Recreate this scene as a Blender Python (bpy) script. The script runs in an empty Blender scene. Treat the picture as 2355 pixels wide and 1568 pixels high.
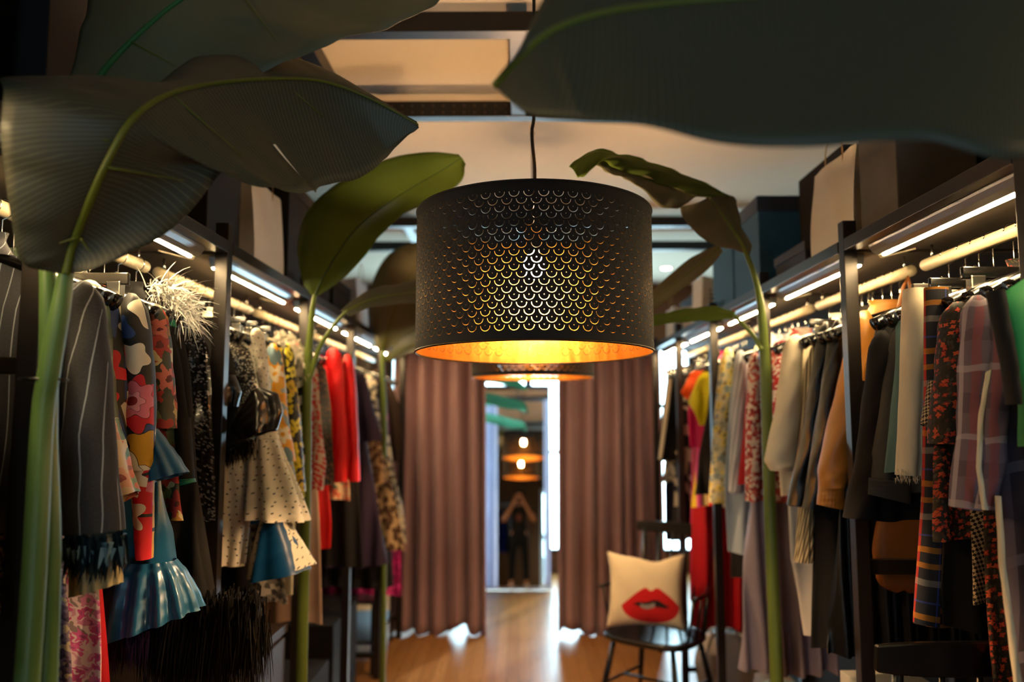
import bpy, bmesh, math, random
from mathutils import Vector, Matrix
from math import sin, cos, pi, radians, sqrt, atan2, exp, floor
S = bpy.context.scene
C = S.collection
random.seed(7)
# ---------------------------------------------------------------- camera
F_PX = 1832.0
CAM_Z = 1.55
PITCH = radians(5.65); YAW = radians(0.485)
cd = bpy.data.cameras.new('camera'); cam = bpy.data.objects.new('camera', cd); C.objects.link(cam)
cam.location = (0, 0, CAM_Z); cam.rotation_euler = (pi/2 + PITCH, 0, YAW)
cd.sensor_width = 36; cd.lens = 28.0; cd.clip_start = 0.02; cd.clip_end = 60
cd.dof.use_dof = True; cd.dof.focus_distance = 1.78; cd.dof.aperture_fstop = 1.7
S.camera = cam
# ---------------------------------------------------------------- world, exposure
w = bpy.data.worlds.new('world'); S.world = w; w.use_nodes = True
w.node_tree.nodes['Background'].inputs[0].default_value = (0.62, 0.86, 1.0, 1)
w.node_tree.nodes['Background'].inputs[1].default_value = 9.0
S.view_settings.view_transform = 'Standard'; S.view_settings.look = 'None'
S.view_settings.gamma = 1; S.view_settings.use_curve_mapping = False
S.view_settings.exposure = 0.95
S.cycles.max_bounces = 7; S.cycles.diffuse_bounces = 3; S.cycles.glossy_bounces = 4
S.cycles.transparent_max_bounces = 14; S.cycles.sample_clamp_indirect = 4.0
S.cycles.use_denoising = True
S.cycles.caustics_reflective = False; S.cycles.caustics_refractive = False
# daylight enters through the far windows and the glazed door behind: portals guide it
def portal(loc, rot, sx, sy):
    l = bpy.data.lights.new('window_portal', 'AREA'); l.shape = 'RECTANGLE'; l.size = sx; l.size_y = sy
    l.cycles.is_portal = True
    o = bpy.data.objects.new('window_portal', l); C.objects.link(o); o.location = loc; o.rotation_euler = rot
portal((0.225, 8.33, 1.25), (-pi/2, 0, 0), 3.15, 2.1)
portal((0.8, -3.03, 1.1), (pi/2, 0, 0), 0.66, 2.0)
portal((-2.0, -3.03, 1.7), (pi/2, 0, 0), 0.7, 0.9)
sl = bpy.data.lights.new('sun', 'SUN'); sl.energy = 1.5; sl.angle = radians(2.5); sl.color = (1.0, 0.95, 0.86)
so = bpy.data.objects.new('sun', sl); C.objects.link(so); so.rotation_euler = Vector((-0.42, -0.82, -0.40)).to_track_quat('-Z', 'Y').to_euler()
# ---------------------------------------------------------------- projection helpers (used for reading positions)
_f = Vector((-sin(YAW)*cos(PITCH), cos(YAW)*cos(PITCH), sin(PITCH)))
_r = Vector((cos(YAW), sin(YAW), 0)); _u = _r.cross(_f)
def at(px, py, Y):
    d = _f*F_PX + _r*(px-1177.5) + _u*(784-py)
    return Vector((0, 0, CAM_Z)) + d*(Y/d.y)
# ---------------------------------------------------------------- node helpers
class NG:
    def __init__(s, name, rough=0.8, metal=0.0, spec=0.3, sheen=0.0):
        s.mat = bpy.data.materials.new(name); s.mat.use_nodes = True
        s.nt = s.mat.node_tree; s.b = s.nt.nodes['Principled BSDF']
        s.out = s.nt.nodes['Material Output']
        s.b.inputs['Roughness'].default_value = rough; s.b.inputs['Metallic'].default_value = metal
        s.b.inputs['Specular IOR Level'].default_value = spec
        if sheen: s.b.inputs['Sheen Weight'].default_value = sheen
    def node(s, t, **k):
        n = s.nt.nodes.new(t)
        for a, b in k.items(): setattr(n, a, b)
        return n
    def set(s, inp, v):
        if isinstance(v, bpy.types.NodeSocket): s.nt.links.new(v, inp)
        else:
            try: inp.default_value = v
            except Exception:
                inp.default_value = tuple(v)[:3] if len(v) == 4 else tuple(v)+(1,)
    def m(s, op, a, b=0.0, c=0.0):
        n = s.node('ShaderNodeMath', operation=op)
        s.set(n.inputs[0], a); s.set(n.inputs[1], b); s.set(n.inputs[2], c)
        return n.outputs[0]
    def vm(s, op, a, b=(0, 0, 0)):
        n = s.node('ShaderNodeVectorMath', operation=op); s.set(n.inputs[0], a); s.set(n.inputs[1], b)
        return n.outputs['Value'] if op in ('LENGTH', 'DOT_PRODUCT', 'DISTANCE') else n.outputs[0]
    def mix(s, fac, a, b):
        n = s.node('ShaderNodeMix', data_type='RGBA'); s.set(n.inputs[0], fac); s.set(n.inputs[6], a); s.set(n.inputs[7], b)
        return n.outputs[2]
    def comb(s, x, y, z=0.0):
        n = s.node('ShaderNodeCombineXYZ'); s.set(n.inputs[0], x); s.set(n.inputs[1], y); s.set(n.inputs[2], z); return n.outputs[0]
    def sep(s, v):
        n = s.node('ShaderNodeSeparateXYZ'); s.set(n.inputs[0], v); return n.outputs
    def uv(s):
        return s.node('ShaderNodeTexCoord').outputs['UV']
    def obj(s):
        return s.node('ShaderNodeTexCoord').outputs['Object']
    def scale(s, v, k, off=(0, 0, 0)):
        n = s.node('ShaderNodeMapping'); s.set(n.inputs[0], v); n.inputs[1].default_value = off
        n.inputs[3].default_value = (k, k, k) if not hasattr(k, '__len__') else k
        return n.outputs[0]
    def rot(s, v, a):
        n = s.node('ShaderNodeMapping'); s.set(n.inputs[0], v); n.inputs[2].default_value = (0, 0, a); return n.outputs[0]
    def noise(s, v, sc, det=2.0):
        n = s.node('ShaderNodeTexNoise'); s.set(n.inputs['Vector'], v); n.inputs['Scale'].default_value = sc; n.inputs['Detail'].default_value = det
        return n.outputs[0]
    def vor(s, v, feature='F1', rnd=1.0):
        n = s.node('ShaderNodeTexVoronoi', voronoi_dimensions='2D', feature=feature)
        s.set(n.inputs['Vector'], v); n.inputs['Scale'].default_value = 1.0; n.inputs['Randomness'].default_value = rnd
        return n.outputs
    def lt(s, a, b): return s.m('LESS_THAN', a, b)
    def gt(s, a, b): return s.m('GREATER_THAN', a, b)
    def color(s, c): s.set(s.b.inputs['Base Color'], c); return s
    def bump(s, h, dist=0.002, st=0.5):
        n = s.node('ShaderNodeBump'); n.inputs['Strength'].default_value = st; n.inputs['Distance'].default_value = dist
        s.set(n.inputs['Height'], h); s.nt.links.new(n.outputs[0], s.b.inputs['Normal']); return s
    def pick(s, x, cols):
        n = s.node('ShaderNodeValToRGB'); cr = n.color_ramp; cr.interpolation = 'CONSTANT'
        while len(cr.elements) < len(cols): cr.elements.new(0.5)
        for k, c in enumerate(cols): cr.elements[k].position = k/len(cols); cr.elements[k].color = rgb(c)
        s.set(n.inputs[0], x); return n.outputs[0]
    def ramp(s, x, stops):
        n = s.node('ShaderNodeValToRGB'); cr = n.color_ramp
        while len(cr.elements) < len(stops): cr.elements.new(0.5)
        for k, (p, c) in enumerate(stops): cr.elements[k].position = p; cr.elements[k].color = rgb(c)
        s.set(n.inputs[0], x); return n.outputs[0]
def rgb(c):
    if isinstance(c, str):
        v = [int(c[i:i+2], 16)/255 for i in (0, 2, 4)]
        return tuple((x/12.92 if x <= 0.04045 else ((x+0.055)/1.055)**2.4) for x in v)+(1,)
    return tuple(c)+(1,) if len(c) == 3 else tuple(c)
_mc = {}
def solid(c, rough=0.85, metal=0.0, spec=0.3, weave=0.0, name=None, sheen=0.0, mott=0.12):
    key = ('solid', c, rough, metal, spec, weave, sheen)
    if key in _mc: return _mc[key]
    g = NG(name or 'cloth', rough, metal, spec, sheen)
    base = rgb(c)
    n = g.noise(g.obj(), 9.0, 3)
    dark = tuple(x*(1-mott*2) for x in base[:3])+(1,)
    g.color(g.mix(n, dark, base))
    if weave:
        g.bump(g.noise(g.scale(g.obj(), (1, 1, 1)), 260.0, 1), 0.001, weave)
    _mc[key] = g.mat; return g.mat
def emit(c, k, name='light'):
    key = ('emit', c, k)
    if key in _mc: return _mc[key]
    g = NG(name); g.b.inputs['Emission Color'].default_value = rgb(c); g.b.inputs['Emission Strength'].default_value = k
    g.color(rgb(c)); _mc[key] = g.mat; return g.mat
def stripes(base, line, period, width, ang=0.0, rough=0.85, base2=None, sheen=0.0, shine=0.3):
    g = NG('striped_cloth', rough, 0, shine, sheen)
    v = g.rot(g.uv(), ang); x, y, z = g.sep(v)
    t = g.m('FRACT', g.m('DIVIDE', x, period))
    f = g.lt(t, width)
    b = g.mix(g.noise(g.uv(), 300, 2), rgb(base), rgb(base2 or base))
    g.color(g.mix(f, b, rgb(line))); return g.mat
def bands(cols, period, ang=0.0, rough=0.8):
    g = NG('banded_cloth', rough); x, y, z = g.sep(g.rot(g.uv(), ang))
    g.color(g.pick(g.m('FRACT', g.m('DIVIDE', x, period)), cols)); return g.mat
def plaid(base, lines, rough=0.85):
    """lines: (axis, period, offset, width, colour, strength)"""
    g = NG('plaid_cloth', rough); x, y, z = g.sep(g.uv()); c = rgb(base)
    for ax, per, off, wd, col, st in lines:
        t = g.m('FRACT', g.m('ADD', g.m('DIVIDE', x if ax == 'x' else y, per), off))
        c = g.mix(g.m('MULTIPLY', g.lt(t, wd/per), st), c, rgb(col))
    g.color(c); return g.mat
def dots(base, dot, sc, r, rough=0.7, rnd=0.35, elong=1.0, wr=0.0, sheen=0.0):
    g = NG('dotted_cloth', rough, 0, 0.4, sheen)
    v = g.vor(g.scale(g.uv(), (sc, sc*elong, 1)), 'F1', rnd)
    f = g.lt(v['Distance'], r)
    g.color(g.mix(f, rgb(base), rgb(dot)))
    if wr: g.bump(g.noise(g.uv(), 35, 4), 0.01, wr)
    return g.mat
def flowers(g, vec, sc, R, n, petals, centre, under, rnd=0.85, off=(0, 0, 0), keep=1.0):
    p = g.scale(vec, (sc, sc, 1), off); v = g.vor(p, 'F1', rnd)
    d = g.vm('SUBTRACT', p, v['Position']); dx, dy, _ = g.sep(d); r = g.vm('LENGTH', g.comb(dx, dy))
    cr, cg, cb = g.sep(v['Color'])
    a = g.m('ADD', g.m('MULTIPLY', g.m('ARCTAN2', dy, dx), float(n)), g.m('MULTIPLY', cg, 6.0))
    th = g.m('MULTIPLY', g.m('ADD', 0.78, g.m('MULTIPLY', g.m('COSINE', a), 0.22)), R)
    f = g.m('MULTIPLY', g.lt(r, th), g.lt(cb, keep))
    col = g.pick(cr, petals)
    inner = g.mix(g.lt(r, R*0.26), col, rgb(centre))
    return g.mix(f, under, inner)
def floral(base, petals, centre, leafc, sc=14, R=0.42, n=5, rough=0.7, leafsc=1.6, sheen=0.0, soft=0.0, keep=1.0):
    g = NG('floral_cloth', rough, 0, 0.35, sheen); uv = g.uv()
    if soft:
        w_ = g.node('ShaderNodeTexNoise'); g.set(w_.inputs['Vector'], uv); w_.inputs['Scale'].default_value = 40
        uv = g.vm('ADD', uv, g.vm('MULTIPLY', w_.outputs[1], (soft, soft, 0)))
    b = rgb(base)
    v = g.vor(g.scale(uv, (sc*leafsc, sc*leafsc*0.6, 1), (3.1, 1.7, 0)), 'F1', 1.0)
    c0 = g.mix(g.lt(v['Distance'], 0.34), b, g.pick(g.sep(v['Color'])[0], leafc if isinstance(leafc, (list, tuple)) else [leafc]))
    c = flowers(g, uv, sc, R, n, petals, centre, c0, keep=keep)
    g.color(c); return g.mat
def flower_at(g, uv, c, R, n, col, under, inner=None, phase=0.0, outline=None):
    d = g.vm('SUBTRACT', uv, (c[0], c[1], 0)); dx, dy, _ = g.sep(d); r = g.vm('LENGTH', g.comb(dx, dy))
    a = g.m('ADD', g.m('MULTIPLY', g.m('ARCTAN2', dy, dx), float(n)), phase)
    th = g.m('MULTIPLY', g.m('ADD', 0.86, g.m('MULTIPLY', g.m('COSINE', a), 0.14)), R)
    cc = rgb(col)
    if outline: cc = g.mix(g.lt(r, g.m('SUBTRACT', th, R*0.035)), rgb(outline), cc)
    if inner: cc = g.mix(g.lt(r, R*inner[0]), cc, rgb(inner[1]))
    return g.mix(g.lt(r, th), under, cc)
def speckle(cols, sc=120, rough=0.6, metal=0.0, bump=0.0, rnd=1.0):
    g = NG('speckled_cloth', rough, metal, 0.5); v = g.vor(g.scale(g.uv(), (sc, sc, 1)), 'F1', rnd)
    g.color(g.pick(g.sep(v['Color'])[0], cols))
    if bump: g.bump(g.sep(v['Color'])[1], 0.004, bump)
    return g.mat
def leopard(base, spot, inner, sc=30):
    g = NG('spotted_cloth', 0.9); v = g.vor(g.scale(g.uv(), (sc, sc*0.8, 1)), 'F1', 0.9); d = v['Distance']
    c = g.mix(g.lt(d, 0.42), rgb(base), rgb(spot)); c = g.mix(g.lt(d, 0.2), c, rgb(inner)); g.color(c); return g.mat
def check(a, b, per):
    g = NG('checked_cloth', 0.85); n = g.node('ShaderNodeTexChecker'); g.set(n.inputs[0], g.scale(g.rot(g.uv(), 0.5), (1, 1, 1)))
    n.inputs[1].default_value = rgb(a); n.inputs[2].default_value = rgb(b); n.inputs[3].default_value = 1/per
    g.color(n.outputs[0]); return g.mat
# ---------------------------------------------------------------- mesh helpers
def link(name, bm, mat=None, parent=None, smooth=True, mats=None):
    me = bpy.data.meshes.new(name); bm.normal_update(); bm.to_mesh(me); bm.free()
    for m_ in (mats or ([mat] if mat else [])): me.materials.append(m_)
    if smooth:
        for p in me.polygons: p.use_smooth = True
    o = bpy.data.objects.new(name, me); C.objects.link(o)
    if parent is not None: o.parent = parent
    return o
def empty(name, loc=(0, 0, 0), rz=0.0):
    o = bpy.data.objects.new(name, None); C.objects.link(o); o.location = loc; o.rotation_euler = (0, 0, rz); return o
def tag(o, label=None, cat=None, group=None, kind=None):
    if label: o['label'] = label
    if cat: o['category'] = cat
    if group: o['group'] = group
    if kind: o['kind'] = kind
    return o
def box(bm, x0, x1, y0, y1, z0, z1, bev=0.0, mi=0):
    r = bmesh.ops.create_cube(bm, size=1.0)
    vs = r['verts']
    for v in vs:
        v.co = Vector(((x0+x1)/2+v.co.x*(x1-x0), (y0+y1)/2+v.co.y*(y1-y0), (z0+z1)/2+v.co.z*(z1-z0)))
    fs = set(f for v in vs for f in v.link_faces)
    for f in fs: f.material_index = mi
    if bev:
        es = set(e for v in vs for e in v.link_edges)
        bmesh.ops.bevel(bm, geom=list(es), offset=bev, segments=2, affect='EDGES', profile=0.6)
def boxo(name, dims, mat, parent=None, bev=0.003):
    bm = bmesh.new(); box(bm, *dims, bev=bev); return link(name, bm, mat, parent, smooth=False)
def ring_mesh(bm, rings, closed=True, cap0=False, cap1=False, uvf=None, mi=0):
    uvl = bm.loops.layers.uv.verify()
    V = [[bm.verts.new(p) for p in r] for r in rings]
    n = len(rings[0]); rng = n if closed else n-1
    for j in range(len(V)-1):
        for i in range(rng):
            k = (i+1) % n
            try: f = bm.faces.new((V[j][i], V[j][k], V[j+1][k], V[j+1][i]))
            except ValueError: continue
            f.material_index = mi
            if uvf:
                for l, (a, b) in zip(f.loops, ((j, i), (j, i+1), (j+1, i+1), (j+1, i))): l[uvl].uv = uvf(a, b)
    if cap0: bm.faces.new(V[0][::-1]).material_index = mi
    if cap1: bm.faces.new(V[-1]).material_index = mi
    return V
def tube(bm, pts, rad, seg=10, caps=True, mi=0, flat=1.0):
    pts = [Vector(p) for p in pts]; n = len(pts)
    if not hasattr(rad, '__len__'): rad = [rad]*n
    rings = []; up = None
    for k in range(n):
        t = (pts[min(k+1, n-1)]-pts[max(k-1, 0)]).normalized()
        if up is None:
            up = Vector((0, 0, 1)) if abs(t.z) < 0.9 else Vector((0, 1, 0))
        a = t.cross(up).normalized(); up = a.cross(t).normalized()
        rings.append([pts[k]+a*cos(2*pi*i/seg)*rad[k]+up*sin(2*pi*i/seg)*rad[k]*flat for i in range(seg)])
    tot = [0.0]
    for k in range(1, n): tot.append(tot[-1]+(pts[k]-pts[k-1]).length)
    ring_mesh(bm, rings, True, caps, caps, lambda a, b: (b/seg*2*pi*rad[0], tot[a]), mi)
def spline(P, sub=6):
    P = [Vector(p) for p in P]; out = []
    for k in range(len(P)-1):
        p0 = P[max(k-1, 0)]; p1 = P[k]; p2 = P[k+1]; p3 = P[min(k+2, len(P)-1)]
        for j in range(sub):
            t = j/sub
            out.append(0.5*((2*p1)+(p2-p0)*t+(2*p0-5*p1+4*p2-p3)*t*t+(3*p1-p0-3*p2+p3)*t**3))
    out.append(P[-1]); return out
def tubeo(name, pts, rad, mat, parent=None, seg=10):
    bm = bmesh.new(); tube(bm, pts, rad, seg); return link(name, bm, mat, parent)
def lathe(bm, prof, c=(0, 0, 0), seg=32, mi=0, uv=False):
    rings = [[Vector((c[0]+r*cos(2*pi*i/seg), c[1]+r*sin(2*pi*i/seg), c[2]+z)) for i in range(seg)] for r, z in prof]
    R0 = prof[0][0]
    ring_mesh(bm, rings, True, False, False, (lambda a, b: (b/seg*2*pi*R0, prof[a][1])) if uv else None, mi)
def lerp(a, b, t): return a+(b-a)*t
def interp(tab, x):
    if x <= tab[0][0]: return tab[0][1]
    for (a, va), (b, vb) in zip(tab, tab[1:]):
        if x <= b: return va+(vb-va)*(x-a)/(b-a if b != a else 1)
    return tab[-1][1]
# ================================================================ THE SETTING
def struct(name, bm_or_dims, mat, smooth=False, bev=0.0):
    if isinstance(bm_or_dims, tuple):
        bm = bmesh.new(); box(bm, *bm_or_dims, bev=bev)
    else: bm = bm_or_dims
    o = link(name, bm, mat, None, smooth); o['kind'] = 'structure'; return o
# floor: honey coloured boards running down the aisle
g = NG('wood_floor', 0.28, 0, 0.5)
ob = g.obj(); rv = g.rot(ob, pi/2)
br = g.node('ShaderNodeTexBrick'); g.set(br.inputs['Vector'], rv)
br.inputs['Color1'].default_value = rgb('c08850'); br.inputs['Color2'].default_value = rgb('a66f3a'); br.inputs['Mortar'].default_value = rgb('4d2c12')
br.inputs['Scale'].default_value = 1.0; br.inputs['Mortar Size'].default_value = 0.0016; br.inputs['Brick Width'].default_value = 1.1; br.inputs['Row Height'].default_value = 0.075
gr = g.noise(g.scale(ob, (60, 2.2, 1)), 1.0, 4)
g.color(g.mix(g.m('MULTIPLY', gr, 0.55), br.outputs[0], rgb('6f421c')))
g.set(g.b.inputs['Roughness'], g.m('ADD', 0.2, g.m('MULTIPLY', gr, 0.22)))
WOODFLOOR = g.mat
struct('floor', (-2.6, 2.6, -3.0, 8.4, -0.1, 0.0), WOODFLOOR)
g = NG('cream_ceiling', 0.9); g.color(g.mix(g.noise(g.obj(), 1.3, 2), rgb('c9bca6'), rgb('d6cab4'))); CREAM = g.mat
struct('ceiling', (-2.6, 2.6, -3.0, 8.4, 2.97, 3.05), CREAM)
DARKWALL = solid('1c1a1a', 0.9, name='dark_wall_paint')
BROWNWALL = solid('7a5234', 0.85, name='brown_wall_paint')
struct('wall_left', (-2.6, -2.5, -3.0, 8.4, 0, 2.97), DARKWALL)
struct('wall_right', (2.5, 2.6, -3.0, 8.4, 0, 2.97), DARKWALL)
# far wall with a wide window band, back wall with a glazed door
def wall_with_hole(name, y0, y1, x0, x1, hx0, hx1, hz0, hz1, mat):
    bm = bmesh.new()
    box(bm, x0, hx0, y0, y1, 0, 2.97); box(bm, hx1, x1, y0, y1, 0, 2.97)
    box(bm, hx0, hx1, y0, y1, hz1, 2.97)
    if hz0 > 0.01: box(bm, hx0, hx1, y0, y1, 0, hz0)
    return struct(name, bm, mat)
wall_with_hole('wall_far', 8.3, 8.4, -2.5, 2.5, -1.35, 1.8, 0.2, 2.3, BROWNWALL)
bm = bmesh.new()
for d in ((-2.6, -2.35, 0, 2.97), (-2.35, -1.65, 0, 1.25), (-2.35, -1.65, 2.15, 2.97), (-1.65, 0.47, 0, 2.97), (0.47, 1.13, 2.1, 2.97), (1.13, 2.6, 0, 2.97)): box(bm, d[0], d[1], -3.1, -3.0, d[2], d[3])
struct('wall_back', bm, BROWNWALL)
def pane_mat():
    g = NG('window_glass', 0.05); nt = g.nt
    tr = nt.nodes.new('ShaderNodeBsdfTransparent'); tr.inputs[0].default_value = (0.93, 0.98, 0.98, 1)
    gl = nt.nodes.new('ShaderNodeBsdfGlossy'); gl.inputs['Roughness'].default_value = 0.03
    mx = nt.nodes.new('ShaderNodeMixShader'); mx.inputs[0].default_value = 0.06
    nt.links.new(tr.outputs[0], mx.inputs[1]); nt.links.new(gl.outputs[0], mx.inputs[2]); nt.links.new(mx.outputs[0], g.out.inputs[0])
    return g.mat
PANE = pane_mat(); BLACKFRAME = solid('15151a', 0.4, name='black_window_frame')
bounds = [-1.35, -0.7, 0.1, 0.9, 1.8]
for k in range(4):
    a, b = bounds[k], bounds[k+1]
    bm = bmesh.new()
    for d in ((a, a+0.035), (b-0.035, b)): box(bm, d[0], d[1], 8.3, 8.37, 0.2, 2.3)
    for z in ((0.2, 1.2, 2.265) if k > 0 else (0.2, 0.95, 1.2, 2.265)): box(bm, a+0.035, b-0.035, 8.305, 8.365, z, z+0.035)
    if k == 0: box(bm, a+0.035, b-0.035, 8.31, 8.36, 0.235, 0.95)
    wf = struct('window_%d' % (k+1), bm, BLACKFRAME)
    boxo('glass_pane', (a+0.035, b-0.035, 8.33, 8.338, 0.235, 2.265), PANE, wf, 0)
bm = bmesh.new()
for d in ((-2.35, -2.31), (-1.69, -1.65)): box(bm, d[0], d[1], -3.07, -3.02, 1.25, 2.15)
for z in (1.25, 2.11): box(bm, -2.31, -1.69, -3.07, -3.02, z, z+0.04)
wf = struct('window_5', bm, BLACKFRAME); boxo('glass_pane', (-2.31, -1.69, -3.05, -3.044, 1.29, 2.11), PANE, wf, 0)  # unseen window, added to bring in cool daylight from behind the camera
bm = bmesh.new()
for d in ((0.47, 0.55), (1.05, 1.13)): box(bm, d[0], d[1], -3.07, -3.02, 0, 2.1)
for z in (0.0, 1.0, 2.0): box(bm, 0.55, 1.05, -3.07, -3.02, z, z+0.1)
dr = struct('door_1', bm, solid('e6e8ea', 0.5, name='white_door_paint'))
boxo('glass_pane', (0.55, 1.05, -3.05, -3.044, 0.1, 2.0), PANE, dr, 0)
tubeo('door_handle', [(0.52, -2.99, 1.02), (0.52, -2.97, 1.02), (0.62, -2.97, 1.02)], 0.008, solid('b0b0b0', 0.3, 1.0), dr)
# steel beam ladder under the ceiling
STEEL = solid('110f0e', 0.38, 0.3, 0.5, name='dark_beam_steel'); STEELDOT = solid('7a6650', 0.4, 0.6, name='bolt_metal')
BZ0, BZ1 = 2.855, 2.925
for k, y in enumerate((-1.9, -1.15, -0.3, 0.45, 2.6, 3.36, 5.33, 6.08)):
    bm = bmesh.new(); box(bm, -2.5, 2.5, y-0.03, y+0.03, BZ0, BZ1, 0.002)
    if k == 5:
        for row in (BZ0+0.018, BZ0+0.048):
            for i in range(84):
                x = -1.9+i*0.045
                r = bmesh.ops.create_icosphere(bm, subdivisions=1, radius=0.0035)
                for v in r['verts']: v.co = Vector((x+v.co.x, y-0.031+v.co.y*0.5, row+v.co.z))
                for f in set(f for v in r['verts'] for f in v.link_faces): f.material_index = 1
    me = link('trim_%d' % (k+1), bm, None, None, False, mats=[STEEL, STEELDOT]); me['kind'] = 'structure'
n = 9
for y0, y1 in ((-1.12, -0.33), (0.48, 2.57), (2.63, 3.33), (5.36, 6.05)):
    for x in (-0.76, 0.0, 0.76):
        if y0 == 0.48 and x != 0.76: continue
        struct('trim_%d' % n, (x-0.03, x+0.03, y0, y1, BZ0+0.003, BZ1-0.003), STEEL); n += 1
# pale ceiling batten between the far beams
struct('trim_%d' % n, (-2.5, 2.5, 5.62, 5.76, 2.9, 2.97), CREAM, bev=0.01); n += 1
struct('trim_%d' % n, (-2.5, 2.5, 3.47, 3.56, 2.93, 2.97), solid('b49a86', 0.9)); n += 1
for nm, x0, x1 in (('baseboard_left', -2.5, -2.485), ('baseboard_right', 2.485, 2.5)):
    struct(nm, (x0, x1, -3.0, 8.3, 0, 0.1), DARKWALL)
# ================================================================ RACKS
WOODDARK = None
g = NG('stained_shelf_board', 0.55, 0, 0.4)
gr = g.noise(g.scale(g.obj(), (30, 2.5, 30)), 1.0, 5)
g.color(g.mix(gr, rgb('1f1a17'), rgb('4a4038'))); WOODDARK = g.mat
POST = solid('2b2420', 0.35, 0.35, 0.5, name='rack_post_steel')
RODM = None
g = NG('pale_rod_wood', 0.45, 0, 0.4); g.color(g.mix(g.noise(g.scale(g.obj(), (3, 3, 3)), 3.0, 3), rgb('cfc0a0'), rgb('b9a888'))); RODM = g.mat
METAL = solid('c8c4bc', 0.22, 1.0, 0.5, name='bright_wire', mott=0.02)
SH0, SH1 = 2.035, 2.062
def rack(name, s, xf, xb, posts, rodx, label):
    """s = +1: aisle lies towards +x"""
    t = tag(empty(name, (xf, posts[0], 0)), label, 'clothes rack')
    O = Vector((xf, posts[0], 0))
    def B(nm, x0, x1, y0, y1, z0, z1, mat, bev=0.002):
        bm = bmesh.new(); box(bm, min(x0, x1)-O.x, max(x0, x1)-O.x, y0-O.y, y1-O.y, z0, z1, bev); return link(nm, bm, mat, t, False)
    ps = 0.019
    for y in posts:
        for x in (xf, xb): B('post', x-ps, x+ps, y-ps, y+ps, 0, 2.12 if x == xf else 2.03, POST)
        B('crossbar', xf-s*ps, xb+s*ps, y-0.015, y+0.015, 1.63, 1.66, POST); B('crossbar', xf-s*ps, xb+s*ps, y-0.015, y+0.015, 0.12, 0.15, POST)
        if y == 2.27: B('crossbar', xf-s*ps, xb+s*ps, y-0.012, y+0.012, 1.125, 1.165, POST)
    for y0, y1 in zip(posts, posts[1:]):
        B('shelf_board', xf-s*0.02, xb+s*0.0, y0+0.02, y1-0.02, SH0, SH1, WOODDARK)
        B('fascia_rail', xf+s*0.02, xf-s*0.016, y0+0.021, y1-0.021, SH0-0.004, SH1+0.004, POST)
        B('back_rail', xb-0.015, xb+0.015, y0+0.021, y1-0.021, 1.0, 1.03, POST)
        bm = bmesh.new(); tube(bm, [Vector((rodx, y0+0.04, 1.985))-O, Vector((rodx, y1-0.04, 1.985))-O], 0.0165, 16); rd = link('hanging_rod', bm, RODM, t)
        for y in (y0+0.08, y1-0.08):
            bm = bmesh.new(); tube(bm, [Vector((rodx, y, 1.99))-O, Vector((rodx, y, SH0))-O], 0.004, 6); link('rod_bolt', bm, METAL, rd)
    return t
PL = [0.5, 1.4, 2.28, 3.17, 4.06, 4.97, 5.87]; PR = [0.6, 1.45, 2.27, 3.07, 3.88, 4.72, 5.54]
XL, XR, RL, RR = -0.86, 0.95, -1.07, 1.15
rack('clothing_rack', 1, XL, -1.5, PL, RL, 'long black steel clothes rack with dark top shelf along the left wall')
rack('clothing_rack', -1, XR, 1.62, PR, RR, 'long black steel clothes rack with dark top shelf along the right wall')
for nm, x, sd in (('back_panel', -1.54, 'left'), ('back_panel', 1.66, 'right')):
    o = boxo(nm, (x-0.02, x+0.02, 0.5, 5.9, 0, 2.06), solid('141212', 0.9)); tag(o, 'matt black backing panel behind the clothes of the %s rack' % sd, 'panel')
# LED light bars under the shelf front edge
LEDC = emit('ffdca0', 170.0, 'led_light')
ALU = solid('b9c0c6', 0.3, 0.7, 0.5, name='aluminium', mott=0.03)
def led(s, xf, y0, y1, place):
    t = tag(empty('led_light_bar', (xf-s*0.045, y0, SH0)), 'thin aluminium strip light under the shelf, ' + place, 'strip light', 'strip lights under the rack shelves')
    L = y1-y0; bm = bmesh.new()
    prof = [(0.026*s, 0), (0.024*s, -0.010), (0.016*s, -0.022), (0.002*s, -0.031), (-0.018*s, -0.031), (-0.022*s, 0)]
    rings = [[Vector((px, yy, pz)) for px, pz in prof] for yy in (0, L)]
    ring_mesh(bm, rings, True, True, True); bmesh.ops.recalc_face_normals(bm, faces=bm.faces)
    link('housing', bm, ALU, t, False)
    bm = bmesh.new(); box(bm, -0.0155 if s > 0 else 0.0085, -0.0085 if s > 0 else 0.0155, 0.01, L-0.01, -0.0345, -0.0305); link('diffuser', bm, LEDC, t, False)
    c = spline([(-s*0.004, L-0.005, -0.018), (-s*0.02, L+0.03, -0.03), (-s*0.06, L+0.05, -0.02), (-s*0.12, L+0.03, -0.006)], 5)
    tubeo('cable', c, 0.0025, solid('d8cdb4', 0.5), t, 6)
ord_ = ['nearest', 'second', 'third', 'fourth', 'fifth', 'sixth']
for k, (a, b) in enumerate(zip(PL, PL[1:])): led(1, XL, a+0.06, b-0.09, '%s from the camera on the left rack' % ord_[k])
for k, (a, b) in enumerate(zip(PR, PR[1:])): led(-1, XR, a+0.045, b-0.09, '%s from the camera on the right rack' % ord_[k])
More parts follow.
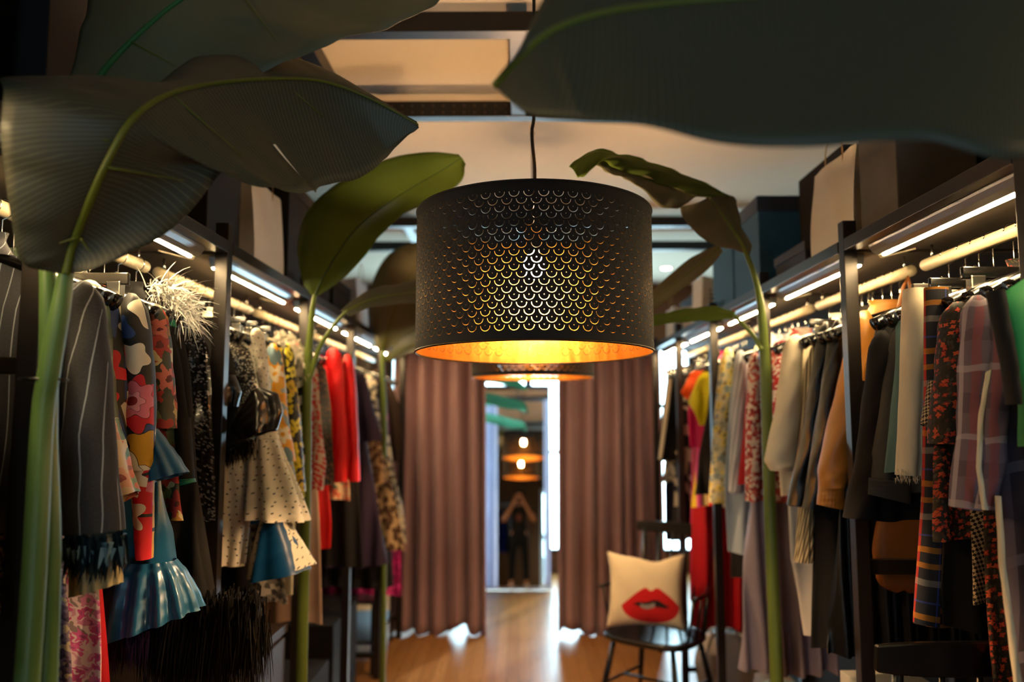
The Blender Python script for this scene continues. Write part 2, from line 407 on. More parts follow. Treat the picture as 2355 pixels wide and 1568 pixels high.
# ================================================================ PERFORATED DRUM LAMPS
def shade_mat(name, inner):
    g = NG(name, 0.75 if not inner else 0.29, 0 if not inner else 1.0, 0.2)
    uv = g.uv(); u, v, _ = g.sep(uv)
    DU, DZ = 1.8535/57, 0.0163
    vv = g.m('DIVIDE', g.m('SUBTRACT', v, 0.019), DZ); row = g.m('FLOOR', vv)
    ly = g.m('SUBTRACT', g.m('FRACT', vv), 0.80); ly = g.m('MULTIPLY', ly, DZ)
    odd = g.m('MODULO', row, 2.0)
    uu = g.m('ADD', g.m('DIVIDE', u, DU), g.m('MULTIPLY', odd, 0.5))
    lx = g.m('MULTIPLY', g.m('SUBTRACT', g.m('FRACT', uu), 0.5), DU)
    r = g.m('SQRT', g.m('ADD', g.m('MULTIPLY', lx, lx), g.m('MULTIPLY', ly, ly)))
    ry = g.m('SUBTRACT', ly, 0.0)
    arc = g.m('MULTIPLY', g.lt(g.m('ABSOLUTE', g.m('SUBTRACT', r, 0.0112)), 0.00068), g.lt(ry, 0.0002))
    d2 = g.m('SUBTRACT', ly, 0.0008); rd = g.m('SQRT', g.m('ADD', g.m('MULTIPLY', lx, lx), g.m('MULTIPLY', d2, d2)))
    hole = g.m('MAXIMUM', arc, g.lt(rd, 0.00095))
    inr = g.m('MULTIPLY', g.gt(row, -0.5), g.lt(row, 18.5))
    hole = g.m('MULTIPLY', hole, inr)
    if inner:
        g.color(g.mix(g.noise(g.scale(uv, (30, 6, 1)), 1.0, 3), rgb((0.55, 0.25, 0.035)), rgb((0.88, 0.52, 0.12))))
        h = g.m('ADD', g.m('MULTIPLY', g.lt(r, 0.0112), 0.6), g.noise(g.scale(uv, (34, 9, 1)), 1.0, 3)); g.bump(h, 0.006, 0.4)
    else:
        g.color(rgb('17161a')); g.bump(g.noise(uv, 700, 1), 0.0006, 0.4)
    nt = g.nt; tr = nt.nodes.new('ShaderNodeBsdfTransparent'); mx = nt.nodes.new('ShaderNodeMixShader')
    nt.links.new(hole, mx.inputs[0]); nt.links.new(g.b.outputs[0], mx.inputs[1]); nt.links.new(tr.outputs[0], mx.inputs[2]); nt.links.new(mx.outputs[0], g.out.inputs[0])
    return g.mat
SH_OUT = shade_mat('black_shade_paper', False); SH_IN = shade_mat('brass_foil', True)
CABLE = solid('1a1512', 0.6, name='black_cable')
def lamp(x, y, zb, label, tilt):
    t = tag(empty('pendant_lamp', (x, y, zb)), label, 'pendant lamp', 'perforated drum pendant lamps')
    R, H = 0.295, 0.350
    for nm, mat, r in (('shade', SH_OUT, R), ('gold_lining', SH_IN, R-0.002)):
        bm = bmesh.new(); seg = 160
        rings = [[Vector((r*cos(2*pi*i/seg-pi/2), r*sin(2*pi*i/seg-pi/2), H*j/6)) for i in range(seg)] for j in range(7)]
        ring_mesh(bm, rings, True, False, False, lambda a, b: (b/seg*1.8535, H*a/6))
        link(nm, bm, mat, t)
    rim = solid('3a2a14', 0.35, 0.6, name='bronze_rim')
    for nm, z in (('bottom_rim', 0.0), ('top_rim', H)):
        bm = bmesh.new(); tube(bm, [(R*cos(a), R*sin(a), z) for a in [2*pi*i/96 for i in range(97)]], 0.0028, 6, False); link(nm, bm, rim if z == 0 else SH_OUT_PLAIN, t)
    bm = bmesh.new()
    for a in (0.5, 0.5+2*pi/3, 0.5+4*pi/3): tube(bm, [(0.03*cos(a), 0.03*sin(a), H-0.03), ((R-0.003)*cos(a), (R-0.003)*sin(a), H-0.008)], 0.0022, 6)
    tube(bm, [(0.03*cos(a), 0.03*sin(a), H-0.03) for a in [2*pi*i/24 for i in range(25)]], 0.003, 6, False)
    link('shade_spokes', bm, STEEL, t)
    bm = bmesh.new(); lathe(bm, [(0.001, H+0.03), (0.012, H+0.028), (0.021, H-0.01), (0.021, H-0.09), (0.001, H-0.09)], seg=24); link('bulb_holder', bm, STEEL, t)
    bz = H-0.09
    bm = bmesh.new(); lathe(bm, [(0.012, bz), (0.016, bz-0.010), (0.024, bz-0.024), (0.028, bz-0.043), (0.025, bz-0.060), (0.014, bz-0.071), (0.001, bz-0.074)], seg=24)
    link('bulb', bm, emit('ffcc94', 880.0, 'bulb_glow'), t)
    z1 = 2.97-zb
    P = spline([(0, 0, H+0.025), (0.003, 0.0, H+0.12), (-0.004, 0.002, H+0.22), (0.003, 0, H+0.33), (0, 0, z1)], 6)
    tubeo('cable', P, 0.0045, CABLE, t, 8)
    bm = bmesh.new(); lathe(bm, [(0.001, z1-0.012), (0.008, z1-0.01), (0.011, z1-0.002), (0.011, z1)], seg=24); link('ceiling_rose', bm, STEEL, t)
    t.rotation_euler = (radians(tilt), 0, 0)
    return t
SH_OUT_PLAIN = solid('17161a', 0.75)
lamp(0.0385, 1.98, 1.715, 'large black perforated drum lamp with gold lining, nearest to the camera', -1.0)
lamp(0.068, 3.84, 1.752, 'black perforated drum lamp hanging farther down the aisle, behind the large one', 0.0)
# recessed spot in the far ceiling
p = at(1532, 618, 7.4)
t = tag(empty('ceiling_spotlight', (p.x, p.y, 2.97)), 'small round recessed spotlight in the far ceiling beside the lamp', 'spotlight')
bm = bmesh.new(); lathe(bm, [(0.045, -0.004), (0.07, -0.006), (0.075, 0.0)], seg=32); link('bezel', bm, solid('c9b49c', 0.5), t)
bm = bmesh.new(); lathe(bm, [(0.001, -0.003), (0.045, -0.003)], seg=32); link('lamp_face', bm, emit('ffe2b0', 30.0), t)
# ================================================================ CURTAINS
def curtain(name, x0, x1, z0, z1, y, nf, seed, label, hem):
    rnd = random.Random(seed); bm = bmesh.new(); nx = 220; nz = 26
    xs = []; ph = []; acc = 0
    wd = [rnd.uniform(0.6, 1.5) for _ in range(nf)]; tot = sum(wd); edges = [0]
    for w_ in wd: edges.append(edges[-1]+w_/tot)
    am = [rnd.uniform(0.035, 0.065) for _ in range(nf)]
    rings = []
    for j in range(nz):
        v = j/(nz-1); row = []
        for i in range(nx):
            u = i/(nx-1)
            k = min(nf-1, next(q for q in range(nf) if u <= edges[q+1]+1e-9)); loc = (u-edges[k])/(edges[k+1]-edges[k])
            a = am[k]*(0.75+0.45*v)
            yy = y - a*cos(2*pi*loc)*1.0 + 0.012*sin(9*u+3*v+seed)
            xx = lerp(x0, x1, u) + 0.012*sin(2*pi*loc)*v + 0.02*v*(u-0.5)
            zb = z0+hem(u)+0.006*sin(2*pi*loc)
            row.append(Vector((xx, yy, lerp(z1, zb, v))))
        rings.append(row)
    ring_mesh(bm, rings, False, False, False, lambda a, b: (b/nx*(x1-x0)*1.6, a/nz*2))
    o = link(name, bm, CURT, None)
    md = o.modifiers.new('thickness', 'SOLIDIFY'); md.thickness = 0.003
    bm = bmesh.new(); ring_mesh(bm, [[p+Vector((0, 0.009, 0.01)) for p in r] for r in rings], False); link('lining', bm, LINING, o)
    return tag(o, label, 'curtain')
LINING = solid('cfcbe4', 0.8, name='pale_lavender_lining')
g = NG('mauve_curtain_cloth', 0.62, 0, 0.35, 0.3); g.color(g.mix(g.noise(g.uv(), 6, 2), rgb('b08688'), rgb('bc9494')))
nt = g.nt; tl = nt.nodes.new('ShaderNodeBsdfTranslucent'); tl.inputs[0].default_value = rgb('b49aa8'); mx = nt.nodes.new('ShaderNodeMixShader'); mx.inputs[0].default_value = 0.2
nt.links.new(g.b.outputs[0], mx.inputs[1]); nt.links.new(tl.outputs[0], mx.inputs[2]); nt.links.new(mx.outputs[0], g.out.inputs[0]); CURT = g.mat
curtain('curtain', -0.93, -0.247, 0.01, 2.10, 5.97, 6, 3, 'long mauve curtain left of the doorway gap', lambda u: 0.045*exp(-((u-0.72)/0.07)**2)+0.012*sin(11*u))
curtain('curtain', 0.292, 1.05, 0.01, 2.10, 5.97, 7, 8, 'long mauve curtain right of the gap, behind the armchair', lambda u: 0.03*exp(-((u-0.08)/0.07)**2)+0.012*sin(9*u+1))
t = tubeo('curtain_rail', [(-2.5, 5.97, 2.13), (2.5, 5.97, 2.13)], 0.014, STEEL); tag(t, 'dark round curtain rail crossing above the mauve curtains', 'curtain rail')
# ================================================================ LEANING MIRROR
LEAN = radians(5.65)
bm = bmesh.new(); mw0, mw1 = at(1085, 1355, 7.45).x, at(1267, 1200, 7.5).x; mh = 1.875
t = tag(empty('floor_mirror', ((mw0+mw1)/2, 7.45, 0.012)), 'tall frameless-looking floor mirror leaning back behind the curtains', 'mirror')
t.rotation_euler = (-LEAN, 0, 0); hw = (mw1-mw0)/2
g = NG('mirror_silver', 0.0, 1.0, 0.5); g.color(rgb((0.9, 0.93, 0.93))); MIRR = g.mat
bm = bmesh.new(); box(bm, -hw+0.012, hw-0.012, 0.0, 0.006, 0.012, mh-0.012); link('mirror_glass', bm, MIRR, t, False)
bm = bmesh.new()
for d in ((-hw, -hw+0.012, -0.006, 0.02, 0, mh), (hw-0.012, hw, -0.006, 0.02, 0, mh), (-hw+0.012, hw-0.012, -0.006, 0.02, 0, 0.012), (-hw+0.012, hw-0.012, -0.006, 0.02, mh-0.012, mh), (-hw+.012, hw-.012, 0.008, 0.018, 0.012, mh-.012)): box(bm, *d)
link('frame', bm, solid('9a9aa8', 0.4, 0.5), t, False)
bm = bmesh.new(); tube(bm, [(0, 0.02, mh-0.1), (0, 0.32, 0.03)], 0.012, 8); link('prop', bm, STEEL, t)
# ================================================================ BANANA PLANTS
def leaf_mat(name, top, under, trans, rough=0.5, k=0.35, vein=0.25):
    g = NG(name, rough, 0, 0.35); uv = g.uv(); u, v, _ = g.sep(uv)
    st = g.m('FRACT', g.m('ADD', g.m('MULTIPLY', u, 130.0), g.m('MULTIPLY', g.noise(uv, 6, 2), 1.2)))
    line = g.m('MULTIPLY', g.lt(st, 0.14), vein)
    geo = g.node('ShaderNodeNewGeometry')
    b = g.mix(geo.outputs['Backfacing'], rgb(top), rgb(under))
    b = g.mix(g.m('MULTIPLY', g.noise(uv, 5.0, 3), 0.5), b, rgb(tuple(x*0.55 for x in rgb(under)[:3])))
    b = g.mix(line, b, rgb('8f9672')); g.color(b)
    g.bump(st, 0.001, 0.25)
    nt = g.nt; tl = nt.nodes.new('ShaderNodeBsdfTranslucent'); tl.inputs[0].default_value = rgb(trans)
    mx = nt.nodes.new('ShaderNodeMixShader'); mx.inputs[0].default_value = k
    nt.links.new(g.b.outputs[0], mx.inputs[1]); nt.links.new(tl.outputs[0], mx.inputs[2]); nt.links.new(mx.outputs[0], g.out.inputs[0])
    return g.mat
LEAF = leaf_mat('banana_leaf', '3a3a2e', '484839', '5a4c22', 0.5, 0.10)
LEAFG = leaf_mat('bright_banana_leaf', '45591c', '586a26', '8a9420', 0.5, 0.35, 0.1)
LEAFP = leaf_mat('pale_banana_leaf', '66644c', '737058', '8c8450', 0.5, 0.25, 0.1)
LEAFM = leaf_mat('mint_banana_leaf', '4f9a78', '5fae88', '7fc8a0', 0.5, 0.3, 0.05)
RIB = solid('59621a', 0.45, name='leaf_rib'); STALK = None
g = NG('plant_stalk', 0.42, 0, 0.45); x, y, z = g.sep(g.obj())
g.color(g.mix(g.noise(g.scale(g.obj(), (60, 60, 2.0)), 1.0, 3), rgb('34502a'), rgb('5f7d40'))); STALK = g.mat
g = NG('dark_plant_stalk', 0.45, 0, 0.4); g.color(g.mix(g.noise(g.scale(g.obj(), (60, 60, 2.0)), 1.0, 3), rgb('3f5220'), rgb('6b7a30'))); STALK2 = g.mat
def cr(P, t):
    n = len(P)-1; t = max(0, min(n-1e-6, t)); k = int(t); t -= k
    p0 = P[max(k-1, 0)]; p1 = P[k]; p2 = P[k+1]; p3 = P[min(k+2, n)]
    return 0.5*((2*p1)+(p2-p0)*t+(2*p0-5*p1+4*p2-p3)*t*t+(3*p1-p0-3*p2+p3)*t**3)
def leaf(parent, st, mat=LEAF, rib=0.006, sag=0.02, ripple=0.004, seed=0, veins=(), sub=9, tears=(), ribmat=None):
    """st: stations ((x,y,Y) midrib, (x,y,Y) one edge, (x,y,Y) other edge) read off where the leaf stands"""
    M = [at(*s[0]) for s in st]; A = [at(*s[1]) for s in st]; B = [at(*s[2]) for s in st]
    n = (len(st)-1)*sub+1; bm = bmesh.new(); rows = []; nw = 8; mids = []
    for j in range(n):
        t = j/sub; m_, a, b = cr(M, t), cr(A, t), cr(B, t); mids.append(m_)
        nr = ((a-m_).cross(M[min(int(t)+1, len(M)-1)]-M[min(int(t), len(M)-2)]))
        nr = nr.normalized() if nr.length > 1e-6 else Vector((0, 0, 1))
        row = []
        for i in range(-nw, nw+1):
            q = abs(i)/nw; e = a if i < 0 else b
            p = m_.lerp(e, q)
            L = (e-m_).length
            p = p + nr*(sag*sin(pi*q)*(-1 if i < 0 else 1)*min(1, L*6)) + nr*ripple*(sin(j*0.62+seed+i*0.2)+0.35*sin(j*1.37+seed))*q
            row.append(p)
        rows.append(row)
    W = [(r[0]-r[-1]).length for r in rows]
    tot = [0]
    for j in range(1, n): tot.append(tot[-1]+(mids[j]-mids[j-1]).length)
    uvl = bm.loops.layers.uv.verify()
    V = [[bm.verts.new(p) for p in r] for r in rows]
    for j in range(n-1):
        for i in range(2*nw):
            if any(abs(j-tj) < 0.5 and ((i >= nw+ti) if ti > 0 else (i < nw+ti)) for tj, ti in tears): continue
            f = bm.faces.new((V[j][i], V[j][i+1], V[j+1][i+1], V[j+1][i]))
            for l, (a, b) in zip(f.loops, ((j, i), (j, i+1), (j+1, i+1), (j+1, i))): l[uvl].uv = (tot[a]+abs(b-nw)*0.006, (b-nw)/nw*W[a]/2)
    bm.transform(Matrix.Translation(-parent.location))
    o = link('leaf', bm, mat, parent)
    md = o.modifiers.new('thickness', 'SOLIDIFY'); md.thickness = 0.0008; md.offset = 0
    mp = [p-parent.location for p in mids]; k = len(mp)
    tubeo('midrib', mp, [lerp(rib, rib*0.25, i/(k-1)) for i in range(k)], ribmat or RIB, o, 8)
    for va, vb in veins:
        bm = bmesh.new(); P = spline([at(*q) for q in (va, vb)], 4)
        tube(bm, [p_-parent.location for p_ in P], [0.0022, 0.0018, 0.0014, 0.001, 0.0006], 5); link('side_vein', bm, RIB, o)
    return o
def stalk(parent, pts, rads, mat=STALK, name='stalk'):
    P = spline([Vector(p)-parent.location for p in pts], 6); n = len(P)
    R = [interp([(i/(len(rads)-1), r) for i, r in enumerate(rads)], k/(n-1)) for k in range(n)]
    bm = bmesh.new(); tube(bm, P, R, 14); return link(name, bm, mat, parent)
def down(px, py, Y, z=0.0):
    p = at(px, py, Y); return p
def root(x, y, label): return tag(empty('banana_plant', (x, y, 0)), label, 'artificial plant', 'artificial banana plants')
# nearest left plant: two stalks tied together, two big leaves
pl = root(-0.80, 1.26, 'tall banana plant at the left edge with two big drooping leaves over the aisle')
b0 = at(62, 1568, 1.24); stalk(pl, [(b0.x-0.02, 1.24, 0.0), (b0.x, 1.24, b0.z), at(95, 1000, 1.27), at(112, 860, 1.27), at(137, 720, 1.27), at(152, 628, 1.27), at(168, 560, 1.26)], [0.019, 0.018, 0.017, 0.017, 0.015, 0.012, 0.010])
b1 = at(95, 1568, 1.27); stalk(pl, [(b1.x-0.01, 1.28, 0.0), (b1.x, 1.28, b1.z), at(108, 1000, 1.30), at(112, 800, 1.30), at(108, 600, 1.30), at(95, 380, 1.32), at(150, 280, 1.35), at(220, 190, 1.42)], [0.019, 0.018, 0.016, 0.015, 0.012, 0.010, 0.009, 0.008])
bm = bmesh.new()
cen = at(100, 873, 1.285)-pl.location
tube(bm, [cen+Vector((0.036*cos(a), 0.030*sin(a), 0.0)) for a in [2*pi*i/24 for i in range(25)]], 0.0022, 6, False)
link('cable_tie', bm, solid('0c0c0c', 0.3), pl)
leaf(pl, [((152, 630, 1.26), (120, 626, 1.25), (185, 628, 1.26)), ((168, 560, 1.25), (48, 600, 1.22), (300, 582, 1.27)), ((205, 465, 1.22), (24, 490, 1.19), (420, 505, 1.3)),
          ((245, 375, 1.2), (4, 330, 1.15), (524, 382, 1.33)), ((300, 280, 1.2), (8, 215, 1.14), (560, 417, 1.32)), ((370, 225, 1.25), (30, 172, 1.2), (640, 436, 1.36)),
          ((460, 197, 1.32), (330, 196, 1.33), (722, 442, 1.42)), ((600, 182, 1.4), (455, 128, 1.45), (736, 432, 1.46)), ((735, 186, 1.48), (555, 105, 1.52), (850, 396, 1.52)),
          ((850, 226, 1.52), (700, 148, 1.56), (908, 340, 1.55)), ((962, 287, 1.55), (956, 282, 1.55), (964, 292, 1.55))],
     LEAF, 0.0075, 0.012, 0.003, 1, veins=[((253, 325, 1.19), (72, 267, 1.15)), ((248, 385, 1.2), (425, 415, 1.28)), ((395, 218, 1.27), (560, 360, 1.34)), ((640, 180, 1.43), (745, 270, 1.48)), ((182, 545, 1.24), (105, 568, 1.23)), ((185, 548, 1.24), (208, 580, 1.25))], tears=((58, 4), ))
leaf(pl, [((205, 215, 1.44), (150, 235, 1.44), (330, 262, 1.42)), ((250, 150, 1.46), (172, 128, 1.48), (470, 215, 1.42)), ((335, 65, 1.48), (198, 25, 1.52), (640, 152, 1.42)),
          ((425, -5, 1.5), (212, -80, 1.56), (780, 92, 1.44)), ((560, -70, 1.52), (330, -200, 1.6), (900, 60, 1.46)), ((760, -110, 1.52), (600, -260, 1.6), (1010, -2, 1.48)), ((1010, -120, 1.5), (990, -135, 1.5), (1030, -105, 1.5))],
     LEAFP, 0.0075, 0.012, 0.003, 4, veins=[((335, 62, 1.48), (300, -20, 1.52)), ((300, 95, 1.47), (400, 150, 1.44)), ((520, -60, 1.5), (640, 100, 1.43))], ribmat=solid('2f6432', 0.5))
# nearest right plant, its leaf crosses the top right of the view
pr = root(0.93, 0.62, 'banana plant beside the near right rack whose big dark leaf crosses overhead')
stalk(pr, [(0.93, 0.62, 0), (0.92, 0.62, 1.0), (0.90, 0.64, 1.7), at(2700, -60, 0.95)], [0.02, 0.018, 0.014, 0.010])
leaf(pr, [((1139, 198, 0.98), (1135, 196, 0.98), (1143, 203, 0.98)), ((1190, 140, 0.95), (1150, 168, 0.96), (1215, 262, 0.93)), ((1270, 72, 0.92), (1190, 118, 0.94), (1330, 278, 0.88)), ((1380, 32, 0.9), (1238, 20, 0.94), (1480, 288, 0.84)),
          ((1520, 10, 0.88), (1330, -120, 0.95), (1660, 330, 0.82)), ((1720, -6, 0.87), (1560, -190, 0.95), (1850, 338, 0.81)), ((2000, -22, 0.87), (1900, -220, 0.95), (2120, 322, 0.81)), ((2350, -40, 0.88), (2300, -220, 0.95), (2400, 350, 0.82)), ((2700, -60, 0.95), (2700, -120, 0.97), (2700, 60, 0.92))],
     LEAF, 0.006, 0.006, 0.0, 2)
# middle left plant
pm = root(-0.80, 2.98, 'slender banana plant tied to the second left post with one upright green leaf')
b = at(693, 1568, 2.95)
stalk(pm, [(b.x, 2.97, 0), b, at(703, 1150, 2.92), at(707, 880, 2.9), at(716, 740, 2.86), at(724, 676, 2.82)], [0.022, 0.021, 0.019, 0.017, 0.011, 0.008], STALK2)
stalk(pm, [at(709, 880, 2.9), at(735, 800, 2.88), at(770, 745, 2.86), at(800, 712, 2.84)], [0.011, 0.009, 0.007, 0.006], STALK2, 'leaf_stem')
leaf(pm, [((724, 680, 2.82), (712, 678, 2.82), (736, 678, 2.82)), ((742, 640, 2.8), (692, 632, 2.8), (790, 640, 2.84)), ((775, 585, 2.76), (685, 560, 2.74), (838, 590, 2.84)), ((820, 525, 2.7), (706, 488, 2.66), (872, 545, 2.8)),
          ((880, 475, 2.64), (770, 425, 2.6), (930, 492, 2.74)), ((950, 430, 2.58), (868, 372, 2.55), (1000, 460, 2.66)), ((1015, 392, 2.5), (975, 350, 2.5), (1058, 420, 2.56)), ((1062, 362, 2.46), (1055, 355, 2.46), (1071, 378, 2.46))],
     LEAFG, 0.005, 0.02, 0.003, 3, ribmat=solid('2c4218', 0.5))
leaf(pm, [((795, 716, 2.84), (783, 716, 2.84), (800, 728, 2.84)), ((850, 690, 2.86), (838, 672, 2.9), (860, 706, 2.84)), ((920, 676, 2.9), (925, 650, 2.95), (925, 700, 2.86)), ((1010, 668, 2.95), (1020, 640, 3.0), (1010, 690, 2.92)), ((1100, 672, 3.0), (1100, 665, 3), (1100, 678, 3))],
     LEAF, 0.004, 0.01, 0.003, 5)
# far left plant
pf = root(-0.78, 4.75, 'farthest left banana plant with a hanging olive leaf behind the lamp')
b = at(880, 1530, 4.72)
stalk(pf, [(b.x, 4.72, 0), b, at(884, 1150, 4.7), at(884, 950, 4.7), at(880, 830, 4.65), at(890, 780, 4.6), at(930, 640, 4.4)], [0.018, 0.018, 0.016, 0.015, 0.012, 0.009, 0.007], STALK2)
leaf(pf, [((878, 805, 4.6), (868, 806, 4.6), (890, 806, 4.6)), ((892, 760, 4.5), (852, 745, 4.5), (940, 775, 4.5)), ((915, 690, 4.4), (848, 680, 4.4), (990, 730, 4.4)), ((945, 630, 4.3), (880, 600, 4.3), (1030, 660, 4.3)), ((985, 585, 4.2), (940, 560, 4.2), (1050, 600, 4.2)), ((1040, 560, 4.1), (1035, 555, 4.1), (1045, 565, 4.1))],
     LEAFP, 0.006, 0.02, 0.004, 6, ribmat=RIB)
leaf(pf, [((885, 830, 4.65), (880, 825, 4.65), (892, 836, 4.65)), ((930, 800, 4.5), (930, 770, 4.5), (935, 815, 4.5)), ((1000, 780, 4.4), (990, 745, 4.4), (1000, 800, 4.4)), ((1080, 775, 4.3), (1080, 770, 4.3), (1080, 780, 4.3))], LEAF, 0.005, 0.01, 0.003, 7)
# right plant
pg = root(0.90, 2.72, 'banana plant at the second right post with a folded leaf beside the lamp')
b = at(1787, 1568, 2.76)
stalk(pg, [(b.x, 2.76, 0), b, at(1770, 1150, 2.78), at(1762, 900, 2.8), at(1755, 760, 2.78), at(1742, 660, 2.74), at(1712, 575, 2.66), at(1672, 510, 2.56), at(1630, 456, 2.48)], [0.022, 0.022, 0.020, 0.019, 0.016, 0.011, 0.008, 0.006, 0.005], STALK2)
stalk(pg, [at(1752, 805, 2.78), at(1735, 775, 2.8), at(1705, 742, 2.82), at(1685, 722, 2.84)], [0.010, 0.008, 0.007, 0.006], STALK2, 'leaf_stem')
leaf(pg, [((1722, 590, 2.68), (1700, 575, 2.68), (1730, 562, 2.7)), ((1690, 535, 2.6), (1640, 562, 2.56), (1706, 520, 2.7)), ((1655, 485, 2.52), (1585, 520, 2.46), (1696, 470, 2.66)), ((1625, 455, 2.45), (1562, 475, 2.4), (1688, 452, 2.62))],
     LEAFP, 0.005, 0.015, 0.003, 8, ribmat=RIB)
leaf(pg, [((1680, 452, 2.6), (1640, 452, 2.5), (1684, 454, 2.6)), ((1630, 430, 2.5), (1520, 450, 2.36), (1634, 426, 2.5)), ((1560, 402, 2.4), (1475, 420, 2.28), (1563, 396, 2.42)), ((1490, 378, 2.3), (1425, 392, 2.2), (1492, 370, 2.32)), ((1425, 360, 2.22), (1385, 372, 2.14), (1424, 352, 2.24)), ((1368, 352, 2.15), (1340, 408, 2.1), (1366, 344, 2.17)), ((1312, 385, 2.1), (1325, 400, 2.08), (1308, 383, 2.1))],
     LEAFG, 0.003, 0.01, 0.004, 9)
leaf(pg, [((1600, 452, 2.42), (1560, 480, 2.38), (1650, 456, 2.46)), ((1540, 430, 2.36), (1520, 474, 2.32), (1560, 436, 2.38)), ((1480, 410, 2.28), (1455, 420, 2.24), (1500, 412, 2.3)), ((1420, 385, 2.2), (1410, 402, 2.18), (1430, 380, 2.22)), ((1375, 365, 2.15), (1370, 380, 2.15), (1380, 362, 2.15))],
     LEAFP, 0.002, 0.006, 0.004, 10)
leaf(pg, [((1688, 724, 2.84), (1692, 716, 2.84), (1684, 734, 2.84)), ((1630, 716, 2.88), (1632, 704, 2.9), (1628, 738, 2.86)), ((1570, 722, 2.92), (1565, 712, 2.94), (1575, 740, 2.9)), ((1510, 735, 2.96), (1505, 724, 2.98), (1510, 748, 2.94)), ((1450, 745, 3.0), (1450, 740, 3.0), (1450, 750, 3.0))],
     LEAFG, 0.004, 0.01, 0.003, 11)
leaf(pg, [((1655, 568, 2.75), (1650, 562, 2.75), (1664, 576, 2.75)), ((1610, 606, 2.85), (1590, 592, 2.85), (1628, 620, 2.85)), ((1555, 650, 2.95), (1535, 636, 2.95), (1565, 668, 2.95)), ((1490, 705, 3.1), (1480, 690, 3.1), (1500, 716, 3.1)), ((1440, 745, 3.2), (1436, 740, 3.2), (1444, 750, 3.2))],
     LEAFP, 0.004, 0.01, 0.002, 12)
# plant in the daylit bay, mostly hidden by the left curtain
pb = root(-0.62, 6.75, 'banana plant in the daylit bay, its mint leaf tip over the mirror')
stalk(pb, [(-0.62, 6.75, 0), (-0.62, 6.75, 1.2), at(1050, 905, 6.75)], [0.02, 0.016, 0.008], STALK)
leaf(pb, [((1050, 905, 6.75), (1050, 890, 6.75), (1050, 915, 6.75)), ((1120, 918, 6.75), (1122, 903, 6.75), (1120, 928, 6.7)), ((1165, 926, 6.75), (1166, 914, 6.75), (1164, 940, 6.7)), ((1205, 932, 6.75), (1206, 926, 6.75), (1205, 942, 6.7)), ((1213, 952, 6.7), (1215, 948, 6.7), (1211, 954, 6.7))], LEAFM, 0.004, 0.01, 0.003, 13)
leaf(pb, [((1050, 880, 6.8), (1050, 872, 6.8), (1050, 890, 6.8)), ((1120, 872, 6.8), (1122, 862, 6.8), (1120, 880, 6.8)), ((1180, 878, 6.8), (1180, 868, 6.8), (1180, 890, 6.8)), ((1212, 896, 6.8), (1213, 892, 6.8), (1210, 900, 6.8))], LEAFM, 0.004, 0.01, 0.003, 14)
# ================================================================ CLOTHES ON HANGERS
ROD_Z = 1.985
HPLAST = solid('0d0c0c', 0.18, 0, 0.6, name='black_glossy_plastic'); HWOOD = solid('3a2c22', 0.4)
CLEARH = solid('55504a', 0.15, 0.3, 0.6)
_hproto = {}
def hanger_parts(kind, mat):
    key = (kind, mat.name)
    if key in _hproto: return _hproto[key]
    bm = bmesh.new()
    tube(bm, [(0, 0, -0.112), (0, 0, -0.06)]+[(0.019*sin(a), 0, -0.001-0.0215*cos(a)-0.00) for a in [0.0]]
         + [(0.0215*cos(a), 0, 0.0215*sin(a)) for a in [-0.9+ (pi*1.25)*i/12 for i in range(13)]], 0.0017, 6)
    me_h = bpy.data.meshes.new('hook'); bm.to_mesh(me_h); bm.free(); me_h.materials.append(METAL)
    bm = bmesh.new(); clips = None
    if kind == 'coat':
        P = spline([(-0.205, 0, -0.185), (-0.15, 0, -0.155), (-0.06, 0, -0.122), (0, 0, -0.108), (0.06, 0, -0.122), (0.15, 0, -0.155), (0.205, 0, -0.185)], 4)
        n = len(P); tube(bm, P, [0.010+0.010*abs(2*i/(n-1)-1)**2 for i in range(n)], 10)
    else:
        box(bm, -0.2, 0.2, -0.006, 0.006, -0.135, -0.108, 0.003)
        b2 = bmesh.new()
        for x in (0,):
            box(b2, x-0.016, x+0.016, -0.012, 0.012, -0.185, -0.128, 0.003); tube(b2, [(x, 0, -0.105), (x, 0, -0.14)], 0.003, 6)
        clips = bpy.data.meshes.new('clip'); b2.to_mesh(clips); b2.free(); clips.materials.append(METAL)
    me_b = bpy.data.meshes.new('clothes_hanger'); bm.to_mesh(me_b); bm.free(); me_b.materials.append(mat)
    for me in (me_h, me_b):
        for p in me.polygons: p.use_smooth = True
    _hproto[key] = (me_b, me_h, clips); return _hproto[key]
def hanger(rx, Y, yaw, kind, what, mat=None, col='black'):
    mb, mh, mc = hanger_parts(kind, mat or HPLAST)
    o = bpy.data.objects.new('clothes_hanger', mb); C.objects.link(o); o.location = (rx, Y, ROD_Z); o.rotation_euler = (0, 0, yaw)
    tag(o, '%s hanger holding the %s' % (col, what), 'hanger', 'hangers on the rods')
    h = bpy.data.objects.new('hook', mh); C.objects.link(h); h.parent = o
    for x in ((-0.17, 0.17) if mc else ()): c = bpy.data.objects.new('clip', mc); C.objects.link(c); c.parent = o; c.location = (x, 0, 0)
    return o
